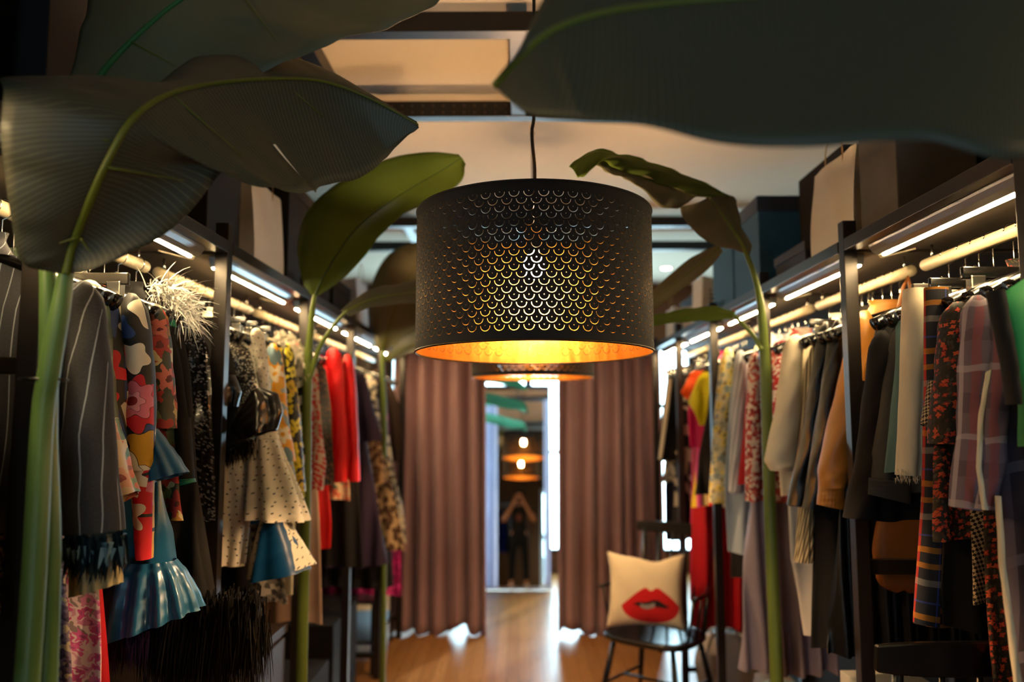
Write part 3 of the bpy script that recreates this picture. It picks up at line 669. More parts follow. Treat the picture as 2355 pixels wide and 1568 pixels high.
def cloth_tube(parent, name, O, s, stations, Y, ry, mat, pleats=0, amp=0.0, seed=0.0, nz=24, seg=40, wr=0.004, cap=False):
    """stations: (x0, x1, zl, zr) in world metres on the plane Y"""
    n = len(stations); rings = []; wid = []
    for j in range(nz):
        t = j/(nz-1)*(n-1); k = min(int(t), n-2); f = t-k; f2 = f
        a, b = stations[k], stations[k+1]
        x0, x1, zl, zr = [lerp(a[q], b[q], f2) for q in range(4)]
        cx, hx = (x0+x1)/2, abs(x1-x0)/2; v = j/(nz-1); wid.append(hx)
        ryy = ry if not hasattr(ry, '__len__') else lerp(ry[0], ry[1], v)
        ring = []
        for i in range(seg):
            th = 2*pi*i/seg
            p = 1+0*th
            dome = (0.3+0.7*sqrt(min(1.0, v/0.09))) if cap else 1.0
            fold = amp*(0.15+0.85*v)*sin(pleats*th+seed+0.8*sin(3*th+seed)) if pleats else 0
            wv = wr*sin(v*19+th*2+seed)*sin(v*7+seed*2+th)
            dx = dome*(hx+0.5*fold)*cos(th); dy = dome*(ryy+fold+wv)*sin(th)
            q = (cos(th)+1)/2
            ring.append(Vector((cx+dx, Y+dy, lerp(zl, zr, q)+(wv*0.6 if 0 < j < nz-1 else 0)))-O)
        rings.append(ring)
    bm = bmesh.new()
    zs = [(r[0].z) for r in rings]
    ring_mesh(bm, rings, True, cap, False, lambda a, b: (b/seg*(wid[a]*2+0.08)*1.2+seed*0.37, zs[a]))
    return link(name, bm, mat, parent)
def px_st(st, Y):
    out = []
    for q in st:
        l, r, yl = q[:3]; yr = q[3] if len(q) > 3 else yl
        a, b = at(l, yl, Y), at(r, yr, Y); out.append((a.x, b.x, a.z, b.z))
    return out
def cloth_body(name, O, s, edge, Y, mat, t=0.03, seed=0.0, folds=0.010, lam=0.09, nx=30, nz=40, neck=True, wb=None, fz=0.0):
    """edge: (w, z) half width towards the aisle at height z, from the shoulder down"""
    ed = sorted(edge, key=lambda q: -q[1]); zs, zh = ed[0][1], ed[-1][1]
    tab = [(-z, w_) for w_, z in ed]
    rise = 0.075; sheets = []
    for sgn in (1, -1):
        rows = []
        for j in range(nz+1):
            v = j/nz; row = []
            for i in range(-nx, nx+1):
                q = i/nx; aq = abs(q)
                zt = zs+rise*(1-aq)
                if neck and aq < 0.24: zt -= (0.045 if sgn < 0 else 0.02)*(1-(aq/0.24)**2)
                zt -= 0.035*max(0.0, (aq-0.8)/0.2)**2
                z = lerp(zt, zh, v) + (0.008*sin(5*q+seed)*v)
                we = interp(tab, -z); wq = we if q > 0 else min(wb or we*0.9, 0.36)
                x = s*wq*q
                tt = t*(0.22+0.78*min(1, v*5))*sqrt(max(0, 1-aq**3))
                fo = folds*min(1, v*2.2)*(0.4+v)*sin(2*pi*(wq*q)/lam+seed*3+1.2*sin(v*3+seed))
                fo += 0.004*sin(11*v+4*q+seed)
                row.append(Vector((x, sgn*-tt+fo, z-O.z)))
            rows.append(row)
        sheets.append(rows)
    bm = bmesh.new(); uvl = bm.loops.layers.uv.verify()
    V0 = [[bm.verts.new(p) for p in r] for r in sheets[0]]
    V1 = [[bm.verts.new(p) if 0 < i < 2*nx else V0[j][i] for i, p in enumerate(r)] for j, r in enumerate(sheets[1])]
    for V, off in ((V0, 0.0), (V1, 0.61)):
        for j in range(nz):
            for i in range(2*nx):
                q = (V[j][i], V[j][i+1], V[j+1][i+1], V[j+1][i])
                if off: q = q[::-1]
                f = bm.faces.new(q)
                for l in f.loops: l[uvl].uv = (l.vert.co.x+off+seed*0.31, l.vert.co.z+l.vert.co.y*0.5)
    return link(name, bm, mat)
def strands(parent, name, O, line, n, length, mat, down=(0, 0, -1), spread=0.5, seed=0, wid=0.0022, curl=0.4, thick=0.02):
    rnd = random.Random(seed); bm = bmesh.new(); L = [Vector(p) for p in line]
    for k in range(n):
        t = rnd.random()*(len(L)-1); i = min(int(t), len(L)-2); p = L[i].lerp(L[i+1], t-i)
        p = p+Vector((rnd.uniform(-thick, thick), rnd.uniform(-thick, thick), rnd.uniform(-thick, thick)))
        d = (Vector(down)+Vector((rnd.uniform(-1, 1), rnd.uniform(-1, 1), rnd.uniform(-1, 1)))*spread).normalized()
        side = d.cross(Vector((rnd.uniform(-1, 1), rnd.uniform(-1, 1), 0.2))).normalized()
        ln = length*rnd.uniform(0.55, 1.1); prev = None
        for j in range(5):
            u = j/4; w_ = wid*(1-u)**0.7+0.0002
            c = p-O; a, b = bm.verts.new(c-side*w_), bm.verts.new(c+side*w_)
            if prev: bm.faces.new((prev[0], prev[1], b, a))
            prev = (a, b)
            d = (d+Vector((0, 0, -curl))*0.5).normalized(); p = p+d*(ln/4)
    o = link(name, bm, mat, parent); return tag(o, kind='stuff')
GROUPS = {1: 'clothes hanging on the left rack', -1: 'clothes hanging on the right rack'}
_seed = [0.0]
def garment(name, cat, label, short, s, Y, edge, mat, t=0.028, sleeves=(), parts=(), folds=0.010, lam=0.09, hk='coat', hmat=None, hcol='black', neck=None, yaw=0.0, wb=None, hang=True, px=True):
    _seed[0] += 1.37; sd = _seed[0]; rx = RL if s > 0 else RR
    O = Vector((rx, Y, ROD_Z))
    if px:
        E = []
        for x, y in edge:
            p = at(x, y, Y); E.append((max(0.06, s*(p.x-rx)), p.z))
    else: E = list(edge)
    if E[0][1] < 1.77: E.insert(0, (E[0][0]*0.9, 1.80))
    E[0] = (E[0][0], min(max(E[0][1], 1.78), 1.825))
    E = [E[0]]+[e for e in E[1:] if e[1] < E[0][1]-0.005]
    neck = (hk == 'coat') if neck is None else neck
    b = cloth_body(name, O, s, E, Y, mat, t, sd, folds, lam, neck=neck, wb=wb)
    b.location = O; b.rotation_euler = (0, 0, yaw)
    tag(b, label, cat, GROUPS[s])
    if neck and cat in ('jacket', 'coat', 'shirt', 'blouse'):
        z0 = E[0][1]+0.045; cloth_tube(b, 'collar', O, s, [(rx-0.085, rx+0.085, z0, z0), (rx-0.066, rx+0.066, z0+0.03, z0+0.03), (rx-0.072, rx+0.072, z0+0.045, z0+0.045)], Y, 0.03, mat, 0, 0, sd, nz=8, wr=0.001)
    for sl in sleeves:      # (dY, stations px, ry, material or None)
        dy, st, ry = sl[:3]; m_ = sl[3] if len(sl) > 3 and sl[3] else mat
        cloth_tube(b, 'sleeve', O, s, px_st(st, Y+dy), Y+dy, ry, m_, 0, 0, sd, wr=0.007, cap=True)
    for pt in parts:        # (name, dY, stations px, ry, pleats, amp, material)
        nm, dy, st, ry, pl_, am, m_ = pt
        cloth_tube(b, nm, O, s, px_st(st, Y+dy), Y+dy, ry, m_ or mat, pl_, am, sd, seg=72 if pl_ else 36, wr=0.002)
    if hang: hanger(rx, Y, yaw, hk, short, hmat, hcol)
    return b
def plain_sleeve(b, s, Y, L, mat, r=0.045, X0=None, dy=-0.02, flare=1.0):
    rx = RL if s > 0 else RR; X0 = X0 if X0 is not None else 0.205
    st = []
    for k, f in enumerate((0, 0.15, 0.5, 1.0)):
        xc = rx+s*(X0+0.02+0.035*f); rr = r*(0.8, 1.0, 0.95, 0.85*flare)[k]; z = 1.80-L*f
        a, c = xc-rr, xc+rr; st.append((a, c, z, z))
    cloth_tube(b, 'sleeve', Vector((rx, Y, ROD_Z)), s, st, Y+dy, r*0.75, mat, 0, 0, Y*9, wr=0.006, cap=True)
    xo = rx-s*(X0+0.0)
    st = [(xo-r*0.7, xo+r*0.7, 1.8, 1.8), (xo-r*0.9-s*0.01, xo+r*0.9-s*0.01, 1.6, 1.6), (xo-r*0.8-s*.01, xo+r*0.8-s*.01, 1.8-L, 1.8-L)]
    cloth_tube(b, 'sleeve', Vector((rx, Y, ROD_Z)), s, st, Y+dy, r*0.75, mat, 0, 0, Y*7, wr=0.006, cap=True)
# ---- fabrics
PIN = stripes('2b2b30', '9aa0aa', 0.026, 0.07, 0.03, base2='46464c')
BLK = solid('121113', 0.85, name='black_cloth', weave=0.2); BLKW = solid('0f0d0e', 0.9, name='black_wool', weave=0.4)
SATIN = solid('0e0c0c', 0.28, 0, 0.6, name='black_satin'); LEATH = solid('0a0a0c', 0.36, 0, 0.4, name='black_leather')
TEAL = solid('0a5c86', 0.3, 0.1, 0.6, name='teal_satin', sheen=0.2, mott=0.05); BLUE = solid('0a4676', 0.4, 0, 0.5, name='blue_satin')
CREAMC = solid('e9dcc0', 0.8, name='cream_cloth', weave=0.2); WHITEC = solid('ddd9d2', 0.8, name='white_cloth')
REDC = solid('e01418', 0.55, name='red_cloth'); DRED = solid('b00c1c', 0.6); TAN = solid('c88638', 0.42, 0, 0.5, name='tan_leather')
GREENG = floral('5f6b58', ['8d9a86', 'a7a08a', '4f6b58'], '6b7a5a', ['3c5648', '8a8a76', '46584a'], 13, 0.5, 4, 0.35, soft=0.02)
CORAL = floral('e2c9a0', ['d9694e', 'e0a080', 'd87a5a'], '8a2b22', ['4f7a66', 'd8b894', '7a9a80'], 17, 0.42, 5, 0.4, soft=0.02)
def hero(base, fl):
    g = NG('retro_flower_cloth', 0.6, 0, 0.4); uv = g.uv(); x, y, _ = g.sep(uv)
    v = g.vor(g.scale(uv, (11, 8, 1), (0.3, 0.2, 0)), 'F1', 0.9)
    c = g.pick(g.sep(v['Color'])[0], base)
    ed = g.node('ShaderNodeTexVoronoi', voronoi_dimensions='2D', feature='DISTANCE_TO_EDGE'); g.set(ed.inputs['Vector'], g.scale(uv, (11, 8, 1), (0.3, 0.2, 0))); ed.inputs['Scale'].default_value = 1.0; ed.inputs['Randomness'].default_value = 0.9
    c = g.mix(g.lt(ed.outputs['Distance'], 0.03), c, rgb('121212'))
    for sc, R, n, pet, cen, off, keep in fl: c = flowers(g, uv, sc, R, n, pet, cen, c, 0.75, off, keep)
    g.color(c); return g.mat
HERO1 = hero(['e8dcc4', '24407e', '151316', 'e8dcc4', '24407e'], [(9, 0.46, 5, ['e9dfca', 'd81e28', 'e9dfca'], 'c01818', (0.4, 0.1, 0), 0.8)])
HERO2 = hero(['151316', 'e8dcc4', '1a1518', '24407e', 'e8dcc4'], [(6.3, 0.50, 8, ['e0202c', 'e0202c', 'cf9a1e'], '8a1018', (0.05, 0.42, 0), 0.95), (6.3, 0.33, 7, ['e8788a', 'f09aa0', 'e6dcc8'], 'b01420', (0.05, 0.42, 0), 0.9)])
HERO3 = hero(['d81e28', 'cf9a1e', 'e8dcc4', 'd81e28', '24407e'], [(9, 0.44, 6, ['d8a51c', 'e0788a', 'eee2cc'], '8a5a10', (0.2, 0.3, 0), 0.9)])
ROSE = floral('3a3a28', ['b83a30', 'a02c24', 'c86a58', 'b04a38'], '5a1410', ['7a7a44', 'c8b888', '2c2c1c', 'a8782a'], 15, 0.5, 6, 0.55, soft=0.03)
TWEED = speckle(['0f0e0e', '2a2826', '8a867c', 'd8d2c0', '151515', '3a3834'], 260, 0.35, 0.3, 0.6)
SEQ = speckle(['070708', '101012', '2a2a2e', '0a0a0c', '6a6a70'], 230, 0.15, 0.6, 0.9)
DOT = dots('dcd3bf', '1c1a18', 62, 0.13, 0.6, 0.5, 0.8, 0.5)
DOT2 = dots('d6cdb8', '1c1a18', 64, 0.14, 0.6, 0.4, 0.7)
LACE = speckle(['5a4a6a', '7a6a86', '3a2f48', 'b8a890', '8a7a98'], 150, 0.5, 0.1, 0.5)
PINKF = floral('d8c0c8', ['d05a9c', 'c04a88', 'c87aa4'], '9a4a7a', ['c890b0', '8a7a7a', 'e0ccd0'], 40, 0.5, 5, 0.6, soft=0.05)
ORBL = floral('e09a1c', ['8ea0a8', 'a8b4b4', 'e8dcc0'], 'e0a030', ['6a8490', 'e8b040'], 14, 0.5, 5, 0.6, soft=0.01)
YELB = floral('15130f', ['d8c41e', 'c8a41a', 'e0d040'], '8a7a10', ['b8a81a', '15130f', '4a4410'], 22, 0.5, 4, 0.5, soft=0.02)
BWS = stripes('141312', 'd8d0bc', 0.046, 0.5, 1.1)
WRD = dots('b8a08c', 'b01c22', 60, 0.4, 0.7, 1.0); BLSEQ = speckle(['0c0b0c', '0f0e10', '141214', '5a3a2a'], 130, 0.3, 0.3, 0.5)
PURP = solid('2a1c34', 0.8, name='dark_purple_wool', weave=0.3); LEO = leopard('b08a62', '3a2418', '8a6240', 34); LEO2 = leopard('a88c68', '1c1412', '6a4a30', 26)
PATW = speckle(['c8c0b4', '8a8480', '3a3634', 'd8c8a8'], 45, 0.7); MAG = speckle(['c01a78', '8a1458', 'd83a90', 'a01868'], 60, 0.5, 0, 0.4)
TARTAN = plaid('26262b', [('x', 0.105, 0.1, 0.012, 'a82a22', 0.9), ('x', 0.105, 0.55, 0.004, '3a4a9a', 0.8), ('y', 0.145, 0.0, 0.013, 'c07c22', 0.6), ('y', 0.145, 0.24, 0.012, 'c07c22', 0.5), ('y', 0.145, 0.5, 0.014, '9a948c', 0.4), ('y', 0.145, 0.75, 0.004, '3a4a9a', 0.6)])
PLAIDM = plaid('6a5c6a', [('x', 0.11, 0.1, 0.03, '4a3f4c', 0.7), ('y', 0.13, 0.2, 0.03, '4a3f4c', 0.6), ('x', 0.11, 0.6, 0.014, '8a4a50', 0.7), ('y', 0.13, 0.65, 0.012, 'a89ca4', 0.6), ('x', 0.11, 0.8, 0.01, 'b4a8b0', 0.6)])
PLAIDD = plaid('3c343e', [('x', 0.09, 0.1, 0.03, '5c5262', 0.8), ('y', 0.17, 0.2, 0.02, '7c7482', 0.5), ('x', 0.09, 0.7, 0.012, '6a6070', 0.7)])
ORF = floral('191611', ['a83420', '8a2416', 'b84a26'], 'a8522a', ['3a3628', '221f18', '3a1c12'], 85, 0.46, 4, 0.8, soft=0.008, keep=0.6)
HOUND = check('15110f', 'a89070', 0.006); DENIM = solid('47443e', 0.9, name='grey_denim', weave=0.6); GREENV = solid('1f7a44', 0.6, name='green_cloth')
TEALG = solid('5a7a78', 0.8); CHAIN = stripes('6a5a44', 'd8c8a0', 0.009, 0.45, 0.1); YBF = floral('c8c09a', ['a8a890', '8a9a9c', 'd8c060'], '6a6a50', ['7a8a90', 'e0cc7a', '8a7a5a'], 26, 0.5, 5, 0.7, soft=0.02)
BLGR = stripes('9aa0ac', 'c8ccd4', 0.02, 0.5, 0.1); RWS = speckle(['c8b8b0', 'a83a3a', 'b85a50', 'd8c8bc', '8a2424'], 90, 0.7); REDL = speckle(['c81c24', 'e8d8d0', 'b01820'], 110, 0.6)
GREYL = solid('8a8090', 0.5, name='lilac_grey_satin'); YEL = solid('e0d012', 0.55, name='yellow_cloth'); ORA = solid('f0581c', 0.55); PNK = solid('e0206a', 0.5)
SKIRT = bands(['d8281c', 'c01c4a', 'e8dcc0', 'd8b81a', 'd8b81a', 'e05a9a', 'e8d890'], 0.22); BLONE = speckle(['121012', '1a1618', 'c8b8a0', '151214'], 16, 0.8)
FEATH = solid('f4f0ea', 0.7, name='white_feathers'); FEATB = solid('0c0a0a', 0.6, name='black_feathers'); FEATP = solid('2a1040', 0.6); BEIGE = solid('c0a08c', 0.7)
DFEA = solid('1f3038', 0.4, name='dark_blue_feathers'); TULLE = solid('c9b688', 0.9, name='cream_tulle'); FURG = solid('4a4644', 0.9); DNAV = solid('15172a', 0.8)
# ---- left rack, from the camera inwards
G = garment
for y, lb, sh, m_ in ((0.95, 'black leather jacket at the extreme left beside the near post', 'black leather jacket by the near post', LEATH), (1.12, 'black coat with silver zips at the left edge behind the leather jacket', 'black coat with silver zips', BLKW), (1.27, 'black sequinned top at the left edge, last before the banana stalks', 'black sequinned top', SEQ)):
    b = G('jacket', 'jacket', lb, sh, 1, y, [(0.2, 1.8), (0.215, 1.6), (0.22, 1.2), (0.22, 1.0)], m_, px=False); plain_sleeve(b, 1, y, 0.6, m_, 0.04, 0.17)
b = G('suit_jacket', 'jacket', 'charcoal pinstripe jacket with feathered cuff behind the thick green stalks', 'charcoal pinstripe jacket', 1, 1.52, [(185, 640), (212, 760), (232, 1000), (240, 1230)], PIN,
  sleeves=[(-0.05, [(168, 222, 648), (150, 238, 720), (140, 250, 850), (138, 262, 1000), (142, 272, 1120), (150, 284, 1228, 1218)], 0.045)],
  parts=[('tulle_cuff', -0.05, [(168, 270, 1225), (165, 275, 1290), (163, 278, 1372, 1340)], 0.035, 14, 0.004, TULLE)])
y = 1.47
strands(b, 'feather_cuff', Vector((RL, 1.52, ROD_Z)), [at(148, 1238, y-0.03), at(215, 1238, y-0.045), at(285, 1226, y-0.02)], 170, 0.075, DFEA, spread=0.25, seed=3, wid=0.0065, curl=0.1, thick=0.008)
strands(b, 'feather_tips', Vector((RL, 1.52, ROD_Z)), [at(160, 1262, y-0.045), at(215, 1260, y-0.05), at(280, 1250, y-0.04)], 34, 0.035, solid('7fa4b4', 0.4), spread=0.25, seed=5, wid=0.005, curl=0.1, thick=0.008)
G('lace_dress', 'dress', 'lavender metallic lace dress below the pinstripe jacket, at the left edge', 'lavender lace dress', 1, 1.57, [(90, 700), (120, 1000), (145, 1215), (165, 1400), (178, 1700)], LACE)
G('floral_dress', 'dress', 'pink blotchy flower dress hanging below the cream tulle cuff', 'pink blotchy flower dress', 1, 1.61, [(120, 700), (180, 1150), (222, 1350), (232, 1568), (238, 1750)], PINKF, folds=0.014)
G('long_dress', 'dress', 'narrow strip of a plain red dress beside the teal ruffle', 'plain red dress by the teal ruffle', 1, 1.65, [(130, 700), (200, 1100), (236, 1350), (247, 1568), (252, 1750)], DRED)
G('floral_coat', 'coat', 'grey green satin coat with coral flowered lower sleeve next to the pinstripes', 'grey green satin coat', 1, 1.69, [(222, 655), (238, 740), (250, 900), (262, 1000), (268, 1140)], GREENG,
  sleeves=[(-0.04, [(190, 232, 645), (200, 246, 740), (208, 256, 860), (215, 263, 980)], 0.04)], parts=[('lower_sleeve', -0.045, [(205, 264, 960), (225, 285, 1030), (238, 298, 1090), (255, 312, 1165, 1130)], 0.045, 7, 0.005, CORAL)])
G('flower_blouse', 'blouse', 'white, navy and red retro flower blouse between the satin coat and the bold flower sleeve', 'white navy and red flower blouse', 1, 1.75, [(262, 668), (280, 760), (290, 900), (290, 1000), (288, 1060)], HERO1,
  sleeves=[(-0.03, [(228, 268, 672), (236, 284, 780), (240, 292, 880), (244, 292, 980), (256, 290, 1062)], 0.042)], hk='clip', hmat=CLEARH, hcol='smoky clip')
def bloom_cloth():
    """one big red and pink bloom with white, blue and mustard around it, placed on the long sleeve"""
    g = NG('bold_flower_cloth', 0.6, 0, 0.4); uv = g.uv(); U = 0.135+(_seed[0]+1.37)*0.37
    v = g.vor(g.scale(uv, (12, 9, 1), (0.7, 0.2, 0)), 'F1', 0.9); c = g.pick(g.sep(v['Color'])[0], ['131214', '131214', 'e8dcc4', '24407e', '131214'])
    for q in ((0.03, -0.19, 0.045, 4, 'e8dcc4', 0.3), (-0.03, -0.24, 0.035, 4, '24407e', 1.0), (0.0, -0.30, 0.035, 5, 'e8dcc4', 0.8), (0.02, -0.50, 0.045, 5, 'cf9a1e', 0.5), (-0.03, -0.54, 0.04, 4, 'e8dcc4', 2.0), (0.02, -0.60, 0.05, 5, 'e8dcc4', 0.0)):
        c = flower_at(g, uv, (U+q[0], q[1]), q[2], q[3], q[4], c, None, q[5], '121212')
    c = flower_at(g, uv, (U, -0.40), 0.072, 9, 'd81c28', c, None, 0.4, '121212')
    c = flower_at(g, uv, (U+0.004, -0.39), 0.046, 7, 'e87888', c, None, 1.2, '5a1420'); c = flower_at(g, uv, (U, -0.395), 0.024, 6, 'f09aa4', c, (0.45, '8a1018'), 0.2, '5a1420')
    g.color(c); return g.mat
HERO2 = bloom_cloth()
b = G('flower_shirt', 'shirt', 'bold retro flower shirt, long black sleeve with a big red and pink bloom', 'bold retro flower shirt', 1, 1.81, [(310, 665), (335, 760), (345, 900), (345, 1000), (340, 1090)], HERO2,
  sleeves=[(-0.045, [(282, 325, 675), (286, 346, 780), (284, 353, 880), (288, 354, 980), (298, 352, 1080)], 0.045)], parts=[('cuff_half', -0.045, [(298, 352, 1078), (306, 351, 1150), (312, 350, 1220), (316, 348, 1284)], 0.03, 0, 0, HERO3)])
G('satin_dress', 'dress', 'teal satin dress with gathered ruffle hem and flared sleeve', 'teal satin dress', 1, 1.87, [(340, 760), (352, 900), (358, 1000), (378, 1120), (398, 1220), (402, 1306)], TEAL, t=0.05,
  parts=[('ruffle_hem', -0.03, [(285, 402, 1288), (262, 425, 1325, 1318), (240, 445, 1400, 1360), (232, 458, 1475, 1400)], (0.05, 0.10), 13, 0.016, TEAL), ('ruffle_sleeve', -0.06, [(335, 358, 1000, 985), (345, 392, 1060, 1030), (350, 426, 1110, 1085)], (0.03, 0.06), 7, 0.008, TEAL)], folds=0.018)
b = G('rose_dress', 'dress', 'dark red rose print dress behind the bold flower shirt', 'red rose print dress', 1, 1.95, [(365, 705), (388, 800), (402, 950), (414, 1080), (426, 1200)], ROSE,
  sleeves=[(-0.03, [(338, 378, 700), (346, 390, 800), (352, 400, 900), (352, 404, 985)], 0.04)])
strands(b, 'purple_feather_hem', Vector((RL, 1.95, ROD_Z)), [at(245, 1470, 1.86), at(335, 1460, 1.86)], 160, 0.07, FEATP, spread=0.3, seed=8, wid=0.002)
G('long_coat', 'coat', 'long black coat with a green collar beside the rose print', 'long black coat with green collar', 1, 2.02, [(395, 740), (422, 850), (438, 1000), (455, 1200), (485, 1400), (500, 1450)], BLKW,
  parts=[('green_collar', -0.02, [(372, 402, 728, 735), (376, 404, 745, 752)], 0.03, 0, 0, solid('12785a', 0.5)), ('green_cuff', -0.05, [(410, 446, 1100), (412, 448, 1118, 1108)], 0.03, 0, 0, solid('12785a', 0.5)), ('cuff_sleeve', -0.05, [(402, 436, 960), (410, 446, 1104)], 0.03, 0, 0, BLKW)])
b = G('feather_coat', 'coat', 'black coat with white ostrich feather shoulder and shaggy feather hem', 'feather trimmed black coat', 1, 2.09, [(415, 710), (438, 850), (455, 1100), (488, 1350), (520, 1440)], BLK, t=0.05)
O_ = Vector((RL, 2.09, ROD_Z))
strands(b, 'white_feather_shoulder', O_, [at(352, 655, 2.04), at(385, 672, 2.03), at(415, 700, 2.02), at(428, 735, 2.02)], 420, 0.085, FEATH, down=(0.7, -0.3, 0.0), spread=0.8, seed=2, wid=0.0013, curl=0.35)
strands(b, 'black_feather_hem', O_, [at(372, 1440, 2.0), at(420, 1415, 1.98), at(475, 1428, 1.98), at(530, 1395, 1.98), at(572, 1425, 2.0)], 3600, 0.15, FEATB, spread=0.2, seed=4, wid=0.0019, thick=0.05)
G('sequin_dress', 'dress', 'black sequin dress catching light, last before the first left post', 'black sequin dress', 1, 2.19, [(455, 705), (478, 800), (485, 900), (492, 1200)], SEQ, hk='clip')
# second bay
b = G('fringed_cape', 'cape', 'black woolly cape with frayed hem right behind the first left post', 'black woolly cape', 1, 2.40, [(520, 770), (545, 860), (560, 960), (577, 1030)], BLKW, t=0.05, wb=0.15,
  parts=[('satin_bow', -0.06, [(575, 600, 905, 890), (545, 640, 960, 905), (535, 652, 985, 945), (560, 640, 1010, 985)], (0.02, 0.05), 5, 0.014, SATIN), ('satin_knot', -0.05, [(500, 540, 862), (505, 556, 900), (515, 548, 935)], 0.035, 4, 0.008, SATIN)])
strands(b, 'frayed_hem', Vector((RL, 2.40, ROD_Z)), [at(500, 1045, 2.37), at(578, 1022, 2.37)], 350, 0.04, BLKW, spread=0.3, seed=6, wid=0.0016)
G('tweed_top', 'top', 'glittering black and silver tweed top above the satin bow', 'glittering tweed top', 1, 2.47, [(548, 775), (575, 810), (594, 880), (606, 1000)], TWEED, t=0.035)
G('dotted_blouse', 'blouse', 'cream blouse with tiny black dots and wide gathered sleeves', 'cream dotted blouse', 1, 2.57, [(570, 755), (600, 800), (614, 900), (640, 1000), (640, 1120), (570, 1200), (560, 1296)], DOT, t=0.04,
  sleeves=[(-0.03, [(575, 604, 755), (590, 616, 840), (598, 620, 900)], 0.035)],
  parts=[('gathered_sleeve', -0.07, [(575, 640, 1010), (560, 662, 1070), (552, 690, 1140), (548, 706, 1185, 1198)], (0.04, 0.085), 8, 0.022, DOT), ('hanging_sleeve', -0.09, [(500, 560, 1030), (495, 576, 1110), (497, 568, 1210), (497, 556, 1296)], 0.05, 6, 0.016, DOT)])
G('blue_skirt', 'skirt', 'short royal blue satin skirt with dotted edging under the cream blouse sleeve', 'royal blue satin skirt', 1, 2.52, [(570, 800), (600, 1180), (606, 1200)], BLUE,
  parts=[('blue_panel', -0.06, [(606, 650, 1190), (592, 682, 1245), (574, 712, 1336, 1308)], (0.03, 0.07), 5, 0.010, BLUE), ('dotted_edging', -0.045, [(600, 662, 1190), (584, 694, 1245), (566, 724, 1328, 1296)], (0.03, 0.075), 5, 0.010, DOT2)], hk='clip')
G('trousers', 'trousers', 'black trousers hanging below the hem of the cream dotted blouse', 'black trousers under the dotted blouse', 1, 2.63, [(560, 800), (570, 1100), (578, 1300), (580, 1400)], BLK, hk='clip')
G('orange_blouse', 'blouse', 'orange and blue flowered blouse next to the dotted blouse', 'orange and blue blouse', 1, 2.72, [(612, 775), (640, 820), (656, 900), (664, 1000), (680, 1100), (688, 1135)], ORBL, sleeves=[(-0.03, [(612, 645, 790), (620, 656, 880), (630, 664, 980), (650, 680, 1060)], 0.035)])
G('fur_vest', 'vest', 'grey fur vest low above the dark cabinet', 'grey fur vest', 1, 2.78, [(625, 790), (640, 1000), (655, 1330), (664, 1385)], speckle(['3a3836', '8a847c', '1c1a1a', '5a5650'], 70, 0.9, 0, 0.5), hk='clip')
G('yellow_flower_dress', 'dress', 'black dress with mustard yellow blossoms before the striped one', 'yellow blossom dress', 1, 2.85, [(642, 775), (668, 810), (682, 900), (692, 1000), (700, 1100), (702, 1138)], YELB, sleeves=[(-0.03, [(645, 672, 790), (655, 684, 900), (664, 694, 1010), (678, 702, 1130)], 0.035)])
b = G('striped_dress', 'dress', 'black and white diagonally striped dress with fluffy cream collar', 'diagonally striped dress', 1, 2.96, [(662, 770), (690, 800), (700, 900), (708, 1000), (714, 1095)], BWS, sleeves=[(-0.03, [(665, 696, 800), (672, 703, 900), (686, 710, 1000), (698, 716, 1090)], 0.035)])
strands(b, 'fluffy_collar', Vector((RL, 2.96, ROD_Z)), [at(640, 770, 2.92), at(670, 785, 2.9), at(692, 820, 2.9), at(700, 858, 2.9)], 900, 0.03, solid('efe6d0', 0.8), spread=1.5, seed=12, wid=0.002, thick=0.022)
G('cream_skirt', 'skirt', 'cream skirt edge showing low, right before the second left post', 'cream skirt by the second post', 1, 3.06, [(690, 800), (680, 1200), (676, 1370)], CREAMC, hk='clip')
# third bay
G('speckled_dress', 'dress', 'beige dress with red speckles just past the middle green stalk', 'red speckled beige dress', 1, 3.3, [(705, 790), (730, 850), (742, 1000), (750, 1065), (742, 1130)], WRD)
G('beige_slip', 'dress', 'long beige slip dress hanging low past the green stalk', 'long beige slip dress', 1, 3.38, [(712, 800), (728, 1100), (738, 1250), (742, 1430)], BEIGE)
G('black_sequin_jacket', 'jacket', 'black jacket with bronze sequins left of the bright red jacket', 'bronze sequin jacket', 1, 3.46, [(725, 800), (750, 850), (762, 950), (768, 1112)], BLSEQ)
G('red_dress', 'dress', 'red dress whose hem shows beneath the bronze sequin jacket', 'red dress with low hem', 1, 3.53, [(735, 810), (752, 1100), (763, 1200), (762, 1262)], REDC)
G('red_jacket', 'jacket', 'bright red jacket with two long sleeves, brightest piece on the left', 'bright red jacket', 1, 3.66, [(765, 792), (795, 815), (812, 870), (820, 950), (826, 1104)], REDC,
  sleeves=[(-0.05, [(748, 786, 800), (755, 792, 880), (762, 798, 1000), (766, 797, 1108)], 0.035), (0.0, [(786, 812, 815), (800, 820, 900), (804, 824, 1000), (803, 828, 1106)], 0.035)])
G('patterned_blouse', 'blouse', 'small multicoloured patterned top below the red jacket', 'small multicoloured top', 1, 3.78, [(770, 800), (800, 1000), (805, 1150)], CORAL)
G('black_blazer', 'jacket', 'black blazer just behind the bright red jacket', 'black blazer behind the red jacket', 1, 3.9, [(785, 800), (815, 900), (825, 1100), (835, 1300)], BLK)
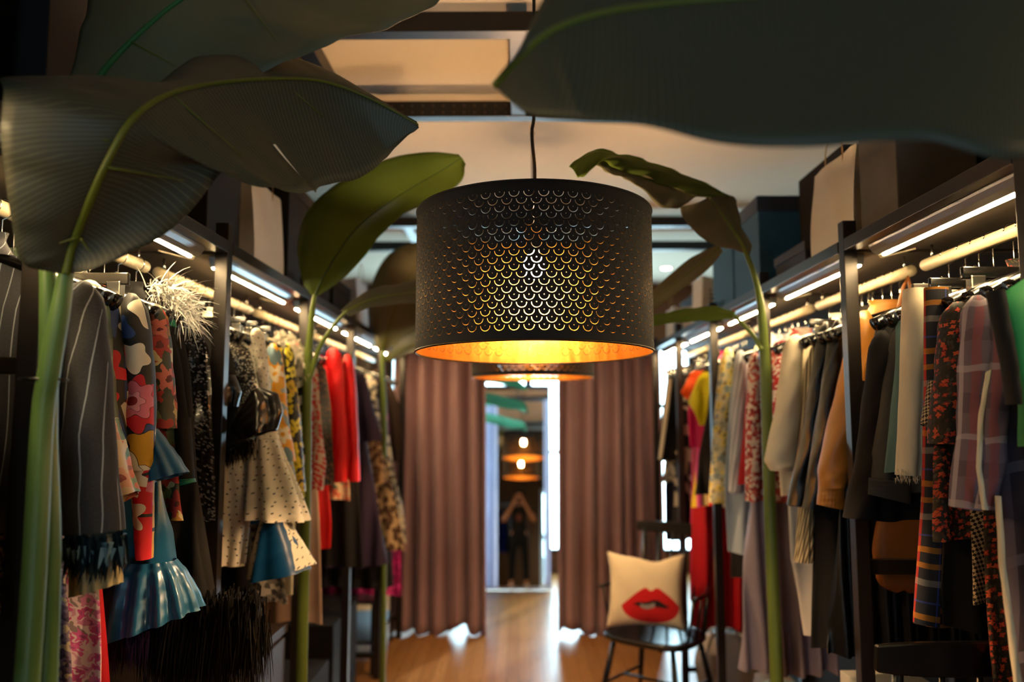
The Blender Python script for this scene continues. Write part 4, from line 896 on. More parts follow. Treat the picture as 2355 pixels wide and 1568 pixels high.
# fourth bay
G('purple_cape', 'cape', 'dark purple flared cape past the third left post', 'dark purple cape', 1, 4.2, [(815, 840), (838, 860), (855, 920), (880, 1012)], PURP, t=0.05)
G('purple_coat', 'coat', 'long dark purple coat hanging under the flared cape', 'long dark purple coat', 1, 4.32, [(820, 850), (850, 1050), (872, 1180), (894, 1300)], PURP, t=0.05)
G('cream_scarf_blouse', 'blouse', 'small cream patterned blouse beside the purple cape', 'cream patterned blouse', 1, 4.45, [(845, 850), (868, 880), (872, 950), (876, 1000)], PATW)
G('spotted_fur', 'jacket', 'short brown spotted fur jacket past the purple coat', 'brown spotted fur jacket', 1, 4.57, [(850, 860), (872, 1000), (884, 1060), (886, 1110)], LEO)
G('leopard_coat', 'coat', 'beige leopard print coat with slanting sleeve', 'beige leopard coat', 1, 4.7, [(860, 870), (890, 1050), (912, 1160), (930, 1262)], LEO2)
G('black_dress', 'dress', 'black dress right before the fourth left post', 'black dress by the fourth post', 1, 4.85, [(870, 870), (890, 1100), (905, 1350)], BLK)
G('patterned_jacket', 'jacket', 'grey and white patterned jacket in the farthest left bay', 'grey and white jacket', 1, 5.08, [(880, 880), (905, 1080), (925, 1160), (938, 1250)], PATW)
G('magenta_dress', 'dress', 'magenta lace dress in the farthest left bay', 'magenta lace dress', 1, 5.25, [(885, 880), (905, 1100), (922, 1250), (924, 1370)], MAG)
G('navy_dress', 'dress', 'navy dress near the far end of the left rack', 'navy dress', 1, 5.45, [(890, 880), (905, 1100), (910, 1300)], DNAV)
G('brown_fur_jacket', 'jacket', 'dark brown fur jacket at the far end of the left rack', 'dark brown fur jacket', 1, 5.65, [(900, 880), (918, 930), (925, 1000), (920, 1060)], solid('35241a', 0.9, weave=1.0))
# ---- right rack, from the camera inwards
for y, lb, sh, m_ in ((0.95, 'grey wool coat beyond the right edge of the nearest bay', 'grey wool coat', DENIM), (1.15, 'black velvet jacket at the right edge beside the green one', 'black velvet jacket', BLKW)):
    b = G('coat', 'coat', lb, sh, -1, y, [(0.2, 1.8), (0.21, 1.6), (0.21, 1.2), (0.2, 1.05)], m_, px=False)
b = G('green_jacket', 'jacket', 'green jacket with black edging at the right side, nearest on the right', 'green jacket with black edging', -1, 1.36, [(2295, 690), (2322, 800), (2335, 900), (2345, 1020)], GREENV,
  parts=[('black_edging', -0.035, [(2272, 2306, 672, 668), (2290, 2322, 760), (2310, 2336, 850), (2322, 2342, 930)], 0.02, 0, 0, BLK)])
G('long_plaid_coat', 'coat', 'long dark mauve plaid coat with cream edge at the right side of the photo', 'long mauve plaid coat', -1, 1.525, [(2300, 720), (2288, 1000), (2295, 1160), (2318, 1400), (2345, 1600), (2350, 1750)], PLAIDD, t=0.05,
  parts=[('cream_edge', -0.055, [(2290, 2300, 1140), (2300, 2312, 1300), (2318, 2332, 1450), (2336, 2352, 1590)], 0.008, 0, 0, CREAMC)])
G('plaid_shirt', 'shirt', 'mauve grey plaid shirt with long hanging sleeves', 'mauve plaid shirt', -1, 1.60, [(2240, 700), (2228, 800), (2222, 1000), (2215, 1165)], PLAIDM,
  sleeves=[(-0.045, [(2222, 2268, 680), (2216, 2272, 780), (2213, 2268, 900), (2208, 2262, 1000), (2192, 2246, 1166, 1172)], 0.042), (-0.075, [(2262, 2318, 690), (2268, 2328, 800), (2255, 2310, 950), (2250, 2300, 1060), (2236, 2280, 1168)], 0.04)],
  parts=[('cream_placket', -0.12, [(2268, 2278, 860, 850), (2252, 2262, 950), (2246, 2256, 1080), (2260, 2272, 1172)], 0.006, 0, 0, CREAMC)])
G('long_flower_dress', 'dress', 'long black dress with rust red flowers hanging below the plaid shirt', 'long rust flowered dress', -1, 1.665, [(2262, 700), (2262, 1150), (2275, 1400), (2290, 1700)], ORF)
G('houndstooth_skirt', 'skirt', 'brown houndstooth skirt seen below the plaid shirt', 'houndstooth skirt', -1, 1.695, [(2240, 700), (2236, 1150), (2232, 1390)], HOUND, hk='clip')
G('flower_jacket', 'jacket', 'black jacket with orange red flowers left of the plaid shirt', 'orange flowered jacket', -1, 1.745, [(2195, 690), (2172, 800), (2155, 950), (2138, 1050), (2140, 1236)], ORF, t=0.045,
  sleeves=[(-0.05, [(2175, 2226, 695), (2162, 2218, 800), (2148, 2212, 920), (2138, 2210, 1020)], 0.045)], parts=[('houndstooth_cuff', -0.01, [(2142, 2170, 875), (2122, 2160, 975, 985)], 0.03, 0, 0, HOUND)])
G('tartan_trousers', 'trousers', 'long grey tartan trousers with orange and red lines', 'grey tartan trousers', -1, 1.83, [(2138, 660), (2136, 800), (2128, 1000), (2112, 1300), (2102, 1430)], TARTAN, hk='clip', folds=0.004,
  parts=[('trouser_leg', -0.05, [(2126, 2180, 662), (2126, 2175, 900), (2120, 2168, 1150), (2101, 2160, 1430, 1442)], 0.02, 0, 0, TARTAN)])
b = G('black_evening_dress', 'dress', 'plain black dress hanging below the orange flowered jacket', 'plain black evening dress', -1, 1.785, [(2200, 700), (2172, 1100), (2168, 1300), (2170, 1445)], BLK)
b = G('cream_trousers', 'trousers', 'cream trousers with frayed hem, brightest piece of the nearest right bay', 'frayed cream trousers', -1, 1.91, [(2090, 668), (2082, 800), (2075, 1000), (2068, 1092)], CREAMC, hk='clip', folds=0.004, hmat=HWOOD,
  parts=[('trouser_leg', -0.05, [(2080, 2124, 665), (2075, 2130, 750), (2072, 2126, 900), (2068, 2122, 1000), (2063, 2120, 1092)], 0.03, 4, 0.004, CREAMC)])
strands(b, 'frayed_hem', Vector((RR, 1.91, ROD_Z)), [at(2064, 1090, 1.84), at(2120, 1092, 1.84)], 120, 0.014, CREAMC, spread=0.4, seed=9, wid=0.0008, thick=0.012)
G('sage_top', 'top', 'thin sage green edge of a top left of the cream trousers', 'sage green top', -1, 1.97, [(2062, 720), (2055, 850), (2045, 1000), (2040, 1085)], TEALG)
G('denim_jacket', 'jacket', 'faded black denim jacket with seamed hem', 'faded black denim jacket', -1, 2.03, [(2050, 740), (2035, 850), (2010, 1000), (1996, 1130)], DENIM, t=0.04,
  parts=[('hem_band', -0.045, [(1998, 2095, 1098, 1110), (1996, 2095, 1136, 1160)], 0.012, 0, 0, DENIM)])
G('black_coat', 'coat', 'black wool coat right of the steel post at the near right bay', 'black wool coat', -1, 2.11, [(2030, 740), (2005, 820), (1975, 1000), (1938, 1188)], BLKW, t=0.045, sleeves=[(-0.04, [(2005, 2050, 760), (1990, 2040, 900), (1970, 2030, 1050), (1940, 2015, 1190)], 0.04)])
# second right bay
G('leather_dress', 'dress', 'long glossy black leather dress hanging behind the first right post', 'long glossy leather dress', -1, 2.385, [(1965, 760), (1940, 1000), (1925, 1190), (1912, 1400), (1898, 1508)], LEATH, folds=0.016, lam=0.06)
G('tan_jacket', 'jacket', 'tan leather bomber jacket with ribbed cuff beside the post', 'tan leather bomber jacket', -1, 2.44, [(1975, 705), (1950, 800), (1925, 950), (1905, 1100)], TAN, t=0.045,
  sleeves=[(-0.06, [(1962, 2016, 715), (1938, 1998, 840), (1908, 1975, 960), (1882, 1952, 1080), (1884, 1942, 1120)], 0.045)], parts=[('ribbed_cuff', -0.06, [(1884, 1942, 1116), (1880, 1940, 1160, 1172)], 0.035, 24, 0.002, TAN)])
G('leather_trousers', 'trousers', 'black leather trousers with shiny piping left of the tan jacket', 'piped leather trousers', -1, 2.50, [(1935, 730), (1915, 800), (1885, 950), (1852, 1165)], LEATH, sleeves=[(-0.03, [(1915, 1945, 730), (1895, 1930, 850), (1872, 1912, 1000), (1845, 1895, 1168)], 0.03)])
G('leather_blazer', 'jacket', 'black leather blazer between the chain trimmed top and the piped trousers', 'black leather blazer', -1, 2.57, [(1912, 735), (1890, 800), (1860, 950), (1815, 1160)], LEATH, sleeves=[(-0.03, [(1885, 1918, 740), (1868, 1905, 850), (1842, 1882, 1000), (1810, 1860, 1160)], 0.03)])
G('chain_top', 'top', 'brown and gold pinstriped top with chain trim right of the cream blouse', 'gold pinstriped top', -1, 2.65, [(1872, 765), (1850, 850), (1838, 1000), (1830, 1100)], CHAIN, parts=[('fringed_sash', -0.03, [(1838, 1872, 1160), (1834, 1870, 1220), (1828, 1872, 1292)], 0.03, 12, 0.004, CHAIN)])
G('cream_blouse', 'blouse', 'cream white blouse with wide bell sleeve beside the right green stalk', 'cream bell sleeve blouse', -1, 2.74, [(1845, 765), (1815, 830), (1800, 950), (1790, 1050), (1795, 1145)], CREAMC, t=0.04,
  sleeves=[(-0.05, [(1808, 1850, 770), (1795, 1842, 850), (1782, 1840, 950), (1757, 1830, 1058, 1070), (1772, 1825, 1082)], 0.04)])
G('white_dress', 'dress', 'off white dress bulging below the fringed sash', 'off white dress', -1, 2.82, [(1820, 800), (1812, 1150), (1815, 1280), (1835, 1370), (1852, 1462)], WHITEC, t=0.04)
G('black_leggings', 'trousers', 'black wide trousers hanging low right of the off white dress', 'black wide trousers', -1, 2.60, [(1880, 800), (1872, 1150), (1866, 1485)], BLK, hk='clip')
G('red_lace_top', 'top', 'red and white lace top just right of the green stalk', 'red and white lace top', -1, 2.93, [(1790, 760), (1778, 850), (1775, 1000)], REDL)
# third right bay
G('speckled_shirt', 'shirt', 'red and cream speckled shirt directly left of the green stalk', 'red speckled shirt', -1, 3.18, [(1745, 800), (1725, 850), (1718, 1000), (1716, 1150)], RWS, sleeves=[(-0.03, [(1722, 1752, 810), (1716, 1750, 950), (1714, 1748, 1152)], 0.035)])
G('lilac_gown', 'dress', 'long lilac grey satin gown reaching the floor left of the green stalk', 'long lilac grey gown', -1, 3.26, [(1735, 820), (1724, 1150), (1712, 1300), (1697, 1540)], GREYL, t=0.06, wb=0.10, folds=0.02, lam=0.07)
G('ruffled_red_top', 'top', 'narrow dark red ruffled top between the speckled and the blue grey shirts', 'dark red ruffled top', -1, 3.33, [(1722, 812), (1712, 950), (1706, 1040), (1699, 1112)], DRED)
G('blue_shirt', 'shirt', 'blue grey striped shirt in the third right bay', 'blue grey striped shirt', -1, 3.42, [(1710, 800), (1692, 880), (1685, 1050), (1678, 1130)], BLGR, sleeves=[(-0.03, [(1690, 1716, 805), (1682, 1712, 950), (1676, 1706, 1130)], 0.03)])
G('pale_blue_dress', 'dress', 'pale blue dress behind the blue grey striped shirt', 'pale blue dress', -1, 3.5, [(1700, 800), (1680, 900), (1664, 1100), (1676, 1270)], solid('a8b8c8', 0.7), folds=0.016)
G('yellow_flower_shirt', 'shirt', 'yellow and grey flowered shirt with full sleeves right of the third post', 'yellow and grey flowered shirt', -1, 3.6, [(1685, 795), (1665, 830), (1652, 950), (1636, 1100), (1634, 1155)], YBF, t=0.04, sleeves=[(-0.04, [(1660, 1690, 800), (1648, 1682, 900), (1638, 1676, 1020), (1630, 1676, 1155)], 0.04)])
G('black_skirt', 'skirt', 'black skirt with rounded hem low in the third right bay', 'black round hem skirt', -1, 3.7, [(1675, 800), (1680, 1100), (1682, 1330)], BLK, hk='clip')
# fourth right bay
G('yellow_cape', 'cape', 'bright yellow puffed cape left of the third right post', 'bright yellow cape', -1, 4.08, [(1625, 825), (1604, 870), (1582, 925), (1596, 950), (1608, 975)], YEL, t=0.05)
G('orange_jacket', 'jacket', 'orange jacket edge overlapping the yellow cape', 'orange jacket', -1, 4.18, [(1615, 815), (1590, 855), (1564, 902), (1575, 915)], ORA)
G('pink_jacket', 'jacket', 'hot pink jacket showing under the yellow cape', 'hot pink jacket', -1, 4.25, [(1610, 815), (1592, 900), (1580, 940), (1585, 1030)], PNK)
G('black_midi_dress', 'dress', 'black midi dress beneath the yellow cape', 'black midi dress', -1, 4.02, [(1640, 850), (1625, 950), (1608, 1050), (1596, 1140)], BLK)
G('striped_skirt', 'skirt', 'red, yellow and pink vertically striped skirt left of the third post', 'red and yellow striped skirt', -1, 4.34, [(1615, 830), (1600, 1050), (1590, 1165)], SKIRT, hk='clip', t=0.04)
G('crimson_gown', 'dress', 'long crimson gown behind the armchair, low on the right', 'long crimson gown', -1, 4.46, [(1600, 850), (1592, 1150), (1590, 1300), (1594, 1440)], DRED, t=0.06, folds=0.018)
G('pink_gown', 'dress', 'long raspberry pink gown beside the crimson one', 'raspberry pink gown', -1, 4.58, [(1590, 850), (1588, 1150), (1585, 1380)], solid('c01850', 0.6), t=0.05)
# fifth right bay
G('trimmed_jacket', 'jacket', 'black jacket with cream trimmed sleeves in the farthest right bay', 'cream trimmed black jacket', -1, 4.9, [(1555, 850), (1535, 880), (1520, 980), (1512, 1060)], BLK, sleeves=[(-0.03, [(1535, 1556, 860), (1522, 1545, 960), (1510, 1530, 1060)], 0.03)],
  parts=[('cream_trim', -0.07, [(1536, 1546, 870), (1526, 1536, 960), (1514, 1522, 1056)], 0.01, 0, 0, CREAMC)])
G('collage_skirt', 'skirt', 'black and white collage print skirt with red hem in the farthest right bay', 'collage print skirt', -1, 5.05, [(1535, 880), (1528, 1060), (1522, 1110)], PATW, hk='clip')
G('rose_skirt', 'skirt', 'dusty pink and black skirt near the armchair back', 'dusty pink skirt', -1, 4.8, [(1560, 860), (1552, 1120), (1548, 1240)], BLONE, hk='clip')
G('navy_trousers', 'trousers', 'navy trousers at the far end of the right rack', 'navy trousers', -1, 5.2, [(1530, 880), (1528, 1130), (1530, 1240)], DNAV, hk='clip')
# ================================================================ THINGS ON THE SHELVES
def carton(name, cat, label, x0, x1, y0, y1, z0, z1, mat, lid=None, bev=0.004):
    O = Vector(((x0+x1)/2, (y0+y1)/2, z0)); hx, hy, h = abs(x1-x0)/2, abs(y1-y0)/2, z1-z0
    bm = bmesh.new(); box(bm, -hx, hx, -hy, hy, 0, h, bev); o = link(name, bm, mat, None, False); o.location = O; tag(o, label, cat)
    if lid:
        bm = bmesh.new(); box(bm, -hx-0.004, hx+0.004, -hy-0.004, hy+0.004, h-lid[0], h+0.004, 0.003); link('lid', bm, lid[1], o, False)
    return o
def paper_bag(label, x0, x1, y0, y1, z0, h, mat, seed=0, logo=None, hcol='b89a6a'):
    O = Vector(((x0+x1)/2, (y0+y1)/2, z0)); hx, hy = abs(x1-x0)/2, abs(y1-y0)/2
    bm = bmesh.new(); rings = []; nz = 14; m_ = 10
    for j in range(nz):
        v = j/(nz-1); sq = 1-0.45*v*v; row = []
        path = [(-hx, -hy, 0), (hx, -hy, 0), (hx, hy, 0), (-hx, hy, 0)]
        for k in range(4):
            a, b = path[k], path[(k+1) % 4]
            for i in range(m_):
                t = i/m_; x, y = lerp(a[0], b[0], t), lerp(a[1], b[1], t)
                if k in (0, 2): y *= 1; x -= 0
                # gusset folds on the narrow sides
                if k in (0, 2): y *= (1-0.0*v) if t in (0,) else 1-0.55*v*sin(pi*t)
                x += 0.005*sin(4*v+9*t+seed)*v; y += 0.006*sin(5*v+7*t+k+seed)*v
                x *= lerp(1, 0.86, v*v)
                row.append(Vector((x, y, h*v)))
        rings.append(row)
    ring_mesh(bm, rings, True, True, False); o = link('paper_bag', bm, mat, None, False); o.location = O; tag(o, label, 'paper bag', 'paper bags on the shelves')
    md = o.modifiers.new('thickness', 'SOLIDIFY'); md.thickness = 0.0012
    for sx in (-1, 1):
        xx = sx*hx*0.84
        P = spline([(xx, -hy*0.4, h-0.03), (xx, -hy*0.36, h+0.05), (xx, 0, h+0.10), (xx, hy*0.36, h+0.05), (xx, hy*0.4, h-0.03)], 5)
        tubeo('handle', P, 0.0022, solid(hcol, 0.8), o, 6)
    if logo:
        bm = bmesh.new(); random.seed(5)
        for r in range(5):
            for c in range(4):
                box(bm, -hx*0.55+c*hx*0.3, -hx*0.55+c*hx*0.3+hx*random.uniform(0.12, 0.24), -hy-0.0025, -hy-0.0015, h*(0.3+0.09*r), h*(0.3+0.09*r)+h*0.05)
        link('printed_logo', bm, solid(logo, 0.7), o, False)
    return o
WP = solid('efe8e0', 0.7, name='white_paper', mott=0.05); KP = solid('efe2cc', 0.75, name='cream_paper', mott=0.05)
GREYB = solid('6e6962', 0.8, name='grey_board', mott=0.25); BLKB = solid('121013', 0.8, name='black_board'); TEALB = solid('1d4a66', 0.65, name='teal_board'); NAVB = solid('232a38', 0.7)
TOP = SH1
paper_bag('large white paper bag standing at the front of the left shelf above the first post', -0.90, -1.13, 2.66, 3.0, TOP, 0.33, WP, 1)
carton('storage_box', 'box', 'black storage box on the left shelf in front of the large white bag', -0.93, -1.45, 2.32, 2.60, TOP, 2.42, BLKB)
carton('storage_box', 'box', 'large black box on the left shelf behind the large white bag', -0.90, -1.45, 3.05, 3.75, TOP, 2.50, BLKB, (0.05, BLKB))
carton('storage_box', 'box', 'low black box on the left shelf farther along, next to the small printed bag', -0.90, -1.4, 3.82, 4.2, TOP, 2.24, BLKB, (0.04, BLKB))
paper_bag('small white bag with grey print on the left shelf far along', -0.88, -1.06, 4.3, 4.62, TOP, 0.27, solid('b8b4b8', 0.7), 2, '5a5a66')
carton('storage_box', 'box', 'dark box at the far end of the left shelf', -0.92, -1.4, 4.8, 5.5, TOP, 2.32, solid('2a2420', 0.8))
carton('wardrobe_box', 'box', 'tall black carton at the top left corner, on the near left shelf', -0.93, -1.45, 1.5, 2.15, TOP, 2.72, BLKB)
carton('storage_box', 'box', 'dark carton at the left edge on the nearest shelf section', -0.93, -1.45, 0.75, 1.35, TOP, 2.5, solid('1a1513', 0.8))
paper_bag('tall cream paper bag with rope handles on the right shelf beside the grey box', 0.975, 1.2, 2.28, 2.62, TOP, 0.30, KP, 4)
carton('grey_box', 'box', 'mottled grey cardboard box on the right shelf near the strip light', 0.98, 1.19, 2.02, 2.24, TOP, 2.42, GREYB)
carton('storage_box', 'box', 'black box at the right edge of the shelf behind the grey box', 1.24, 1.58, 1.6, 2.24, TOP, 2.5, BLKB)
carton('storage_box', 'box', 'dark carton on the nearest right shelf section', 1.0, 1.55, 0.8, 1.35, TOP, 2.4, BLKB)
carton('storage_box', 'box', 'wide black box on the right shelf behind the cream bag', 1.12, 1.6, 2.68, 3.12, TOP, 2.50, BLKB)
o = carton('shoe_box', 'box', 'small dark shoe box at the shelf edge before the black box', 0.985, 1.1, 2.70, 3.02, TOP, 2.16, solid('2a2422', 0.7), (0.03, solid('3a3230', 0.7)))
carton('tall_box', 'box', 'tall teal blue box with a dark seam on the right shelf', 0.98, 1.5, 3.2, 3.58, TOP, 2.46, TEALB, (0.06, NAVB))
carton('tall_box', 'box', 'second tall teal blue box farther along the right shelf', 0.98, 1.5, 3.60, 3.98, TOP, 2.42, TEALB)
paper_bag('white bag with dark printed front farther along the right shelf', 0.965, 1.16, 4.18, 4.42, TOP, 0.25, KP, 6, '3a4660')
paper_bag('small white bag near the far end of the right shelf', 0.965, 1.12, 4.95, 5.2, TOP, 0.2, WP, 7)
carton('storage_box', 'box', 'dark brown box at the far end of the right shelf', 1.1, 1.5, 4.5, 5.4, TOP, 2.34, solid('2a1c16', 0.8))
# ================================================================ LOW CABINET
CABW = None
g = NG('dark_oak_veneer', 0.45, 0, 0.4); gr = g.noise(g.scale(g.obj(), (30, 2, 2)), 1.2, 5); g.color(g.mix(gr, rgb('1c1613'), rgb('3c3029'))); CABW = g.mat
t = tag(empty('low_cabinet', (-1.17, 2.72, 0)), 'low dark wooden cabinet under the clothes by the middle green stalk', 'cabinet')
def LB(nm, d, mat, par, O=(-1.17, 2.72, 0), bev=0.002):
    bm = bmesh.new(); box(bm, d[0]-O[0], d[1]-O[0], d[2]-O[1], d[3]-O[1], d[4]-O[2], d[5]-O[2], bev); return link(nm, bm, mat, par, False)
LB('body', (-1.46, -0.895, 2.36, 3.08, 0.04, 0.755), CABW, t); LB('top_panel', (-1.48, -0.875, 2.34, 3.10, 0.755, 0.785), CABW, t)
for a, b in ((2.37, 2.585), (2.595, 3.07)): LB('door', (-0.893, -0.875, a, b, 0.05, 0.74), CABW, t)
carton('patterned_box', 'box', 'grey patterned box with red side standing on the low cabinet', -0.93, -1.2, 2.62, 2.98, 0.786, 0.90, PATW)
t = tag(empty('metal_shelf', (-1.1, 5.3, 0)), 'low metal shelf at the floor end of the left rack', 'shelf')
for z in (0.18, 0.42): LB('shelf_plate', (-1.4, -0.885, 5.02, 5.82, z, z+0.02), solid('5a5e64', 0.35, 0.6), t, (-1.1, 5.3, 0))
for x in (-1.39, -0.9):
    for y in (5.03, 5.8): LB('leg', (x-0.008, x+0.008, y-0.008, y+0.008, 0, 0.44), STEEL, t, (-1.1, 5.3, 0))
# ================================================================ BAGS, SHOES AND BOXES LOW DOWN
def handbag(label, c, sx, sy, sz, mat, handle=True, strap=None):
    bm = bmesh.new(); r = bmesh.ops.create_cube(bm, size=2.0); bmesh.ops.subdivide_edges(bm, edges=bm.edges[:], cuts=6, use_grid_fill=True)
    for v in bm.verts:
        x, y, z = v.co; k = 1-0.28*max(0, z)-0.12*max(0, -z)
        L = (abs(x)**5+abs(y)**5+abs(z)**5)**0.2
        x, y, z = x/L, y/L, z/L
        v.co = Vector((x*sx*k, y*sy*(1-0.5*max(0, z)), (z+1)*sz+0.01*sin(9*x)*sin(7*z)))
    o = link('handbag', bm, mat); o.location = c; tag(o, label, 'bag')
    if handle:
        P = spline([(-sx*0.45, 0, sz*1.75), (-sx*0.4, 0, sz*2.4), (0, 0, sz*2.8), (sx*0.4, 0, sz*2.4), (sx*0.45, 0, sz*1.75)], 5); tubeo('handle', P, 0.007, mat, o)
    return o
BRN = solid('9a5c2a', 0.5, name='brown_leather')
hb = handbag('brown suede bag hanging inside the right rack under the denim jacket', (1.09, 2.312, 1.07), 0.085, 0.03, 0.12, BRN)
tubeo('shoulder_strap', spline([(-0.08, 0, 0.2), (-0.05, 0, 0.5), (0.05, 0, 0.895), (0.05, 0, 0.5), (0.08, 0, 0.2)], 5), 0.006, BRN, hb)
handbag('white rounded bag on the floor behind the armchair', (1.17, 4.72, 0.0), 0.16, 0.11, 0.17, solid('d8d0c8', 0.6))
handbag('pale bag lying under the gowns left of the lilac gown', (1.15, 3.62, 0.152), 0.12, 0.1, 0.13, solid('8fa0a4', 0.6), False)
handbag('white bag on the metal shelf at the far left', (-0.98, 5.35, 0.441), 0.08, 0.12, 0.12, solid('c4cad0', 0.6))
def shoe(label, c, rz, mat, heel=0.0, cat='shoe', grp='shoes under the right rack'):
    bm = bmesh.new(); rings = []; n = 16
    for k in range(n):
        t = k/(n-1); x = lerp(-0.125, 0.135, t)
        wd = 0.036*(0.75+0.5*sin(pi*min(1, t*0.95+0.05))**0.8) if t < 0.97 else 0.016
        hh = interp([(0, 0.075), (0.25, 0.08), (0.5, 0.055), (0.8, 0.04), (1, 0.018)], t); lift = heel*max(0, 1-t*1.7)
        rings.append([Vector((x, wd*cos(a), lift+hh*0.5+hh*0.5*sin(a))) for a in [2*pi*i/16 for i in range(16)]])
    ring_mesh(bm, rings, True, True, True); o = link('shoe', bm, mat); o.location = c; o.rotation_euler = (0, 0, rz); tag(o, label, cat, grp)
    bm = bmesh.new(); box(bm, -0.12, 0.12, -0.036, 0.036, 0.0, 0.012, 0.005); link('sole', bm, solid('0c0c0c', 0.6), o, False)
    if heel: bm = bmesh.new(); tube(bm, [(-0.1, 0, 0.0), (-0.105, 0, heel+0.02)], [0.008, 0.02], 10); link('heel', bm, mat, o)
    return o
shoe('black shoe on the floor right of the armchair, left one of the pair', (1.02, 4.12, 0.0), 2.9, LEATH)
shoe('black shoe on the floor right of the armchair, right one of the pair', (1.04, 4.0, 0.0), 3.0, LEATH)
shoe('teal pointed shoe on the floor by the lilac gown', (0.92, 3.45, 0.0), 2.6, solid('2f6a78', 0.3), 0.04)
shoe('dark blue shoe on the floor between the armchair and the rack post', (1.12, 3.78, 0.0), 2.8, solid('1c2638', 0.35), 0.03)
bx = carton('shoe_carton', 'box', 'white shoe carton with printed label, low at the lower right', 0.98, 1.2, 2.31, 2.53, 0.62, 0.79, solid('c9c4b8', 0.7), None)
bm = bmesh.new(); box(bm, -0.1116, -0.1102, -0.10, 0.02, 0.02, 0.15); lab = link('paper_label', bm, solid('e6e6e8', 0.6), bx, False)
bm = bmesh.new(); random.seed(3); yy = -0.092
while yy < 0.008:
    w_ = random.choice((0.002, 0.004, 0.006)); box(bm, -0.1126, -0.1114, yy, yy+w_, 0.06, 0.135); yy += w_+random.choice((0.003, 0.005))
link('bar_code', bm, solid('15151a', 0.7), lab, False)
carton('shoe_carton', 'box', 'dark carton directly beneath the white shoe carton', 0.98, 1.22, 2.305, 2.54, 0.31, 0.619, BLKB)
carton('shoe_carton', 'box', 'dark carton on the floor, lowest of the stack at the lower right', 0.98, 1.24, 2.30, 2.55, 0.0, 0.309, BLKB)
carton('red_box', 'box', 'red box on the floor left of the white shoe carton', 1.0, 1.2, 2.60, 2.95, 0.0, 0.62, solid('a8321c', 0.7))
carton('floor_carton', 'box', 'black carton on the floor inside the left rack past the cabinet', -0.9, -1.4, 3.3, 3.9, 0.0, 0.42, BLKB)
carton('floor_carton', 'box', 'black carton on the floor in the fourth left bay', -0.95, -1.4, 4.2, 4.8, 0.0, 0.5, BLKB)
# ================================================================ CHAIRS
CHB = solid('0b0a0a', 0.3, 0, 0.5, name='black_lacquer', mott=0.05)
def armchair(name, label, loc, rz, arms=True):
    """faces -y in its own frame"""
    t = tag(empty(name, loc, rz), label, 'chair')
    bm = bmesh.new(); rings = []; SH = 0.43
    outline = []
    for i in range(48):
        a = 2*pi*i/48; x = 0.255*cos(a)*(1+0.10*(-sin(a))); y = 0.225*sin(a)
        x = 0.25*(abs(cos(a))**0.62)*(1 if cos(a) > 0 else -1)*(1-0.10*sin(a)); y = 0.225*(abs(sin(a))**0.7)*(1 if sin(a) > 0 else -1)
        outline.append((x, y))
    for k, z in ((0.90, SH-0.034), (1.0, SH-0.02), (1.0, SH-0.004), (0.97, SH), (0.7, SH-0.008), (0.35, SH-0.014), (0.02, SH-0.014)): rings.append([Vector((x*k, y*k, z)) for x, y in outline])
    ring_mesh(bm, rings, True, True, True); link('seat', bm, CHB, t)
    LEG = []
    for sx in (-1, 1):
        for sy in (-1, 1):
            a, b = Vector((sx*0.17, sy*0.15, SH-0.03)), Vector((sx*0.235, sy*0.225, 0.0)); LEG.append((a, b))
            bm = bmesh.new(); tube(bm, [a, a.lerp(b, 0.45), b], [0.012, 0.0165, 0.010], 12); link('leg', bm, CHB, t)
    q = lambda k, f: LEG[k][0].lerp(LEG[k][1], f)
    bm = bmesh.new(); tube(bm, [q(0, 0.55), q(1, 0.55)], 0.008, 8); tube(bm, [q(2, 0.55), q(3, 0.55)], 0.008, 8)
    tube(bm, [q(0, 0.55).lerp(q(1, 0.55), 0.5), q(2, 0.55).lerp(q(3, 0.55), 0.5)], 0.008, 8); link('stretcher', bm, CHB, t)
    # back: two posts, curved top rail, spindles
    def back(x, z): return Vector((x*(1+0.0*z), 0.185+0.22*(z-SH)*0.9-0.9*x*x*0.5, z))
    for sx in (-1, 1):
        bm = bmesh.new(); tube(bm, [back(sx*0.19, SH-0.01), back(sx*0.20, SH+0.3), back(sx*0.21, 0.93)], [0.013, 0.014, 0.011], 10); link('back_post', bm, CHB, t)
    for x in (-0.12, -0.04, 0.04, 0.12):
        bm = bmesh.new(); tube(bm, [back(x*0.9, SH-0.01), back(x, 0.92)], [0.008, 0.006], 8); link('spindle', bm, CHB, t)
    bm = bmesh.new(); rr = []
    for k in range(17):
        x = lerp(-0.255, 0.255, k/16); p = back(x, 0.94); hh = 0.032*(1-0.25*(abs(x)/0.255)**4)
        rr.append([p+Vector((0, -0.009, -hh)), p+Vector((0, 0.009, -hh)), p+Vector((0, 0.009+0.006, hh)), p+Vector((0, -0.009+0.006, hh))])
    ring_mesh(bm, rr, True, True, True); bmesh.ops.bevel(bm, geom=bm.edges[:], offset=0.003, segments=1, affect='EDGES'); link('top_rail', bm, CHB, t, False)
    if arms:
        for sx in (-1, 1):
            P = spline([back(sx*0.20, SH+0.23), (sx*0.265, 0.05, SH+0.225), (sx*0.275, -0.12, SH+0.22)], 6)
            bm = bmesh.new(); tube(bm, P, 0.014, 10, flat=0.7); ar = link('armrest', bm, CHB, t)
            for y in (-0.09, 0.0, 0.08):
                bm = bmesh.new(); tube(bm, [(sx*0.225, y, SH-0.01), (sx*0.268, y-0.01, SH+0.22)], 0.007, 8); link('arm_spindle', bm, CHB, t)
    return t
armchair('spindle_armchair', 'black spindle armchair with the lips cushion in front of the right curtain', (0.73, 4.36, 0), radians(-38))
ch = armchair('spindle_chair', 'black spindle chair at the lower right, only its top rail and posts in view', (0.955, 1.99, 0.0), radians(187), False); ch.scale = (1, 1, 1.13)
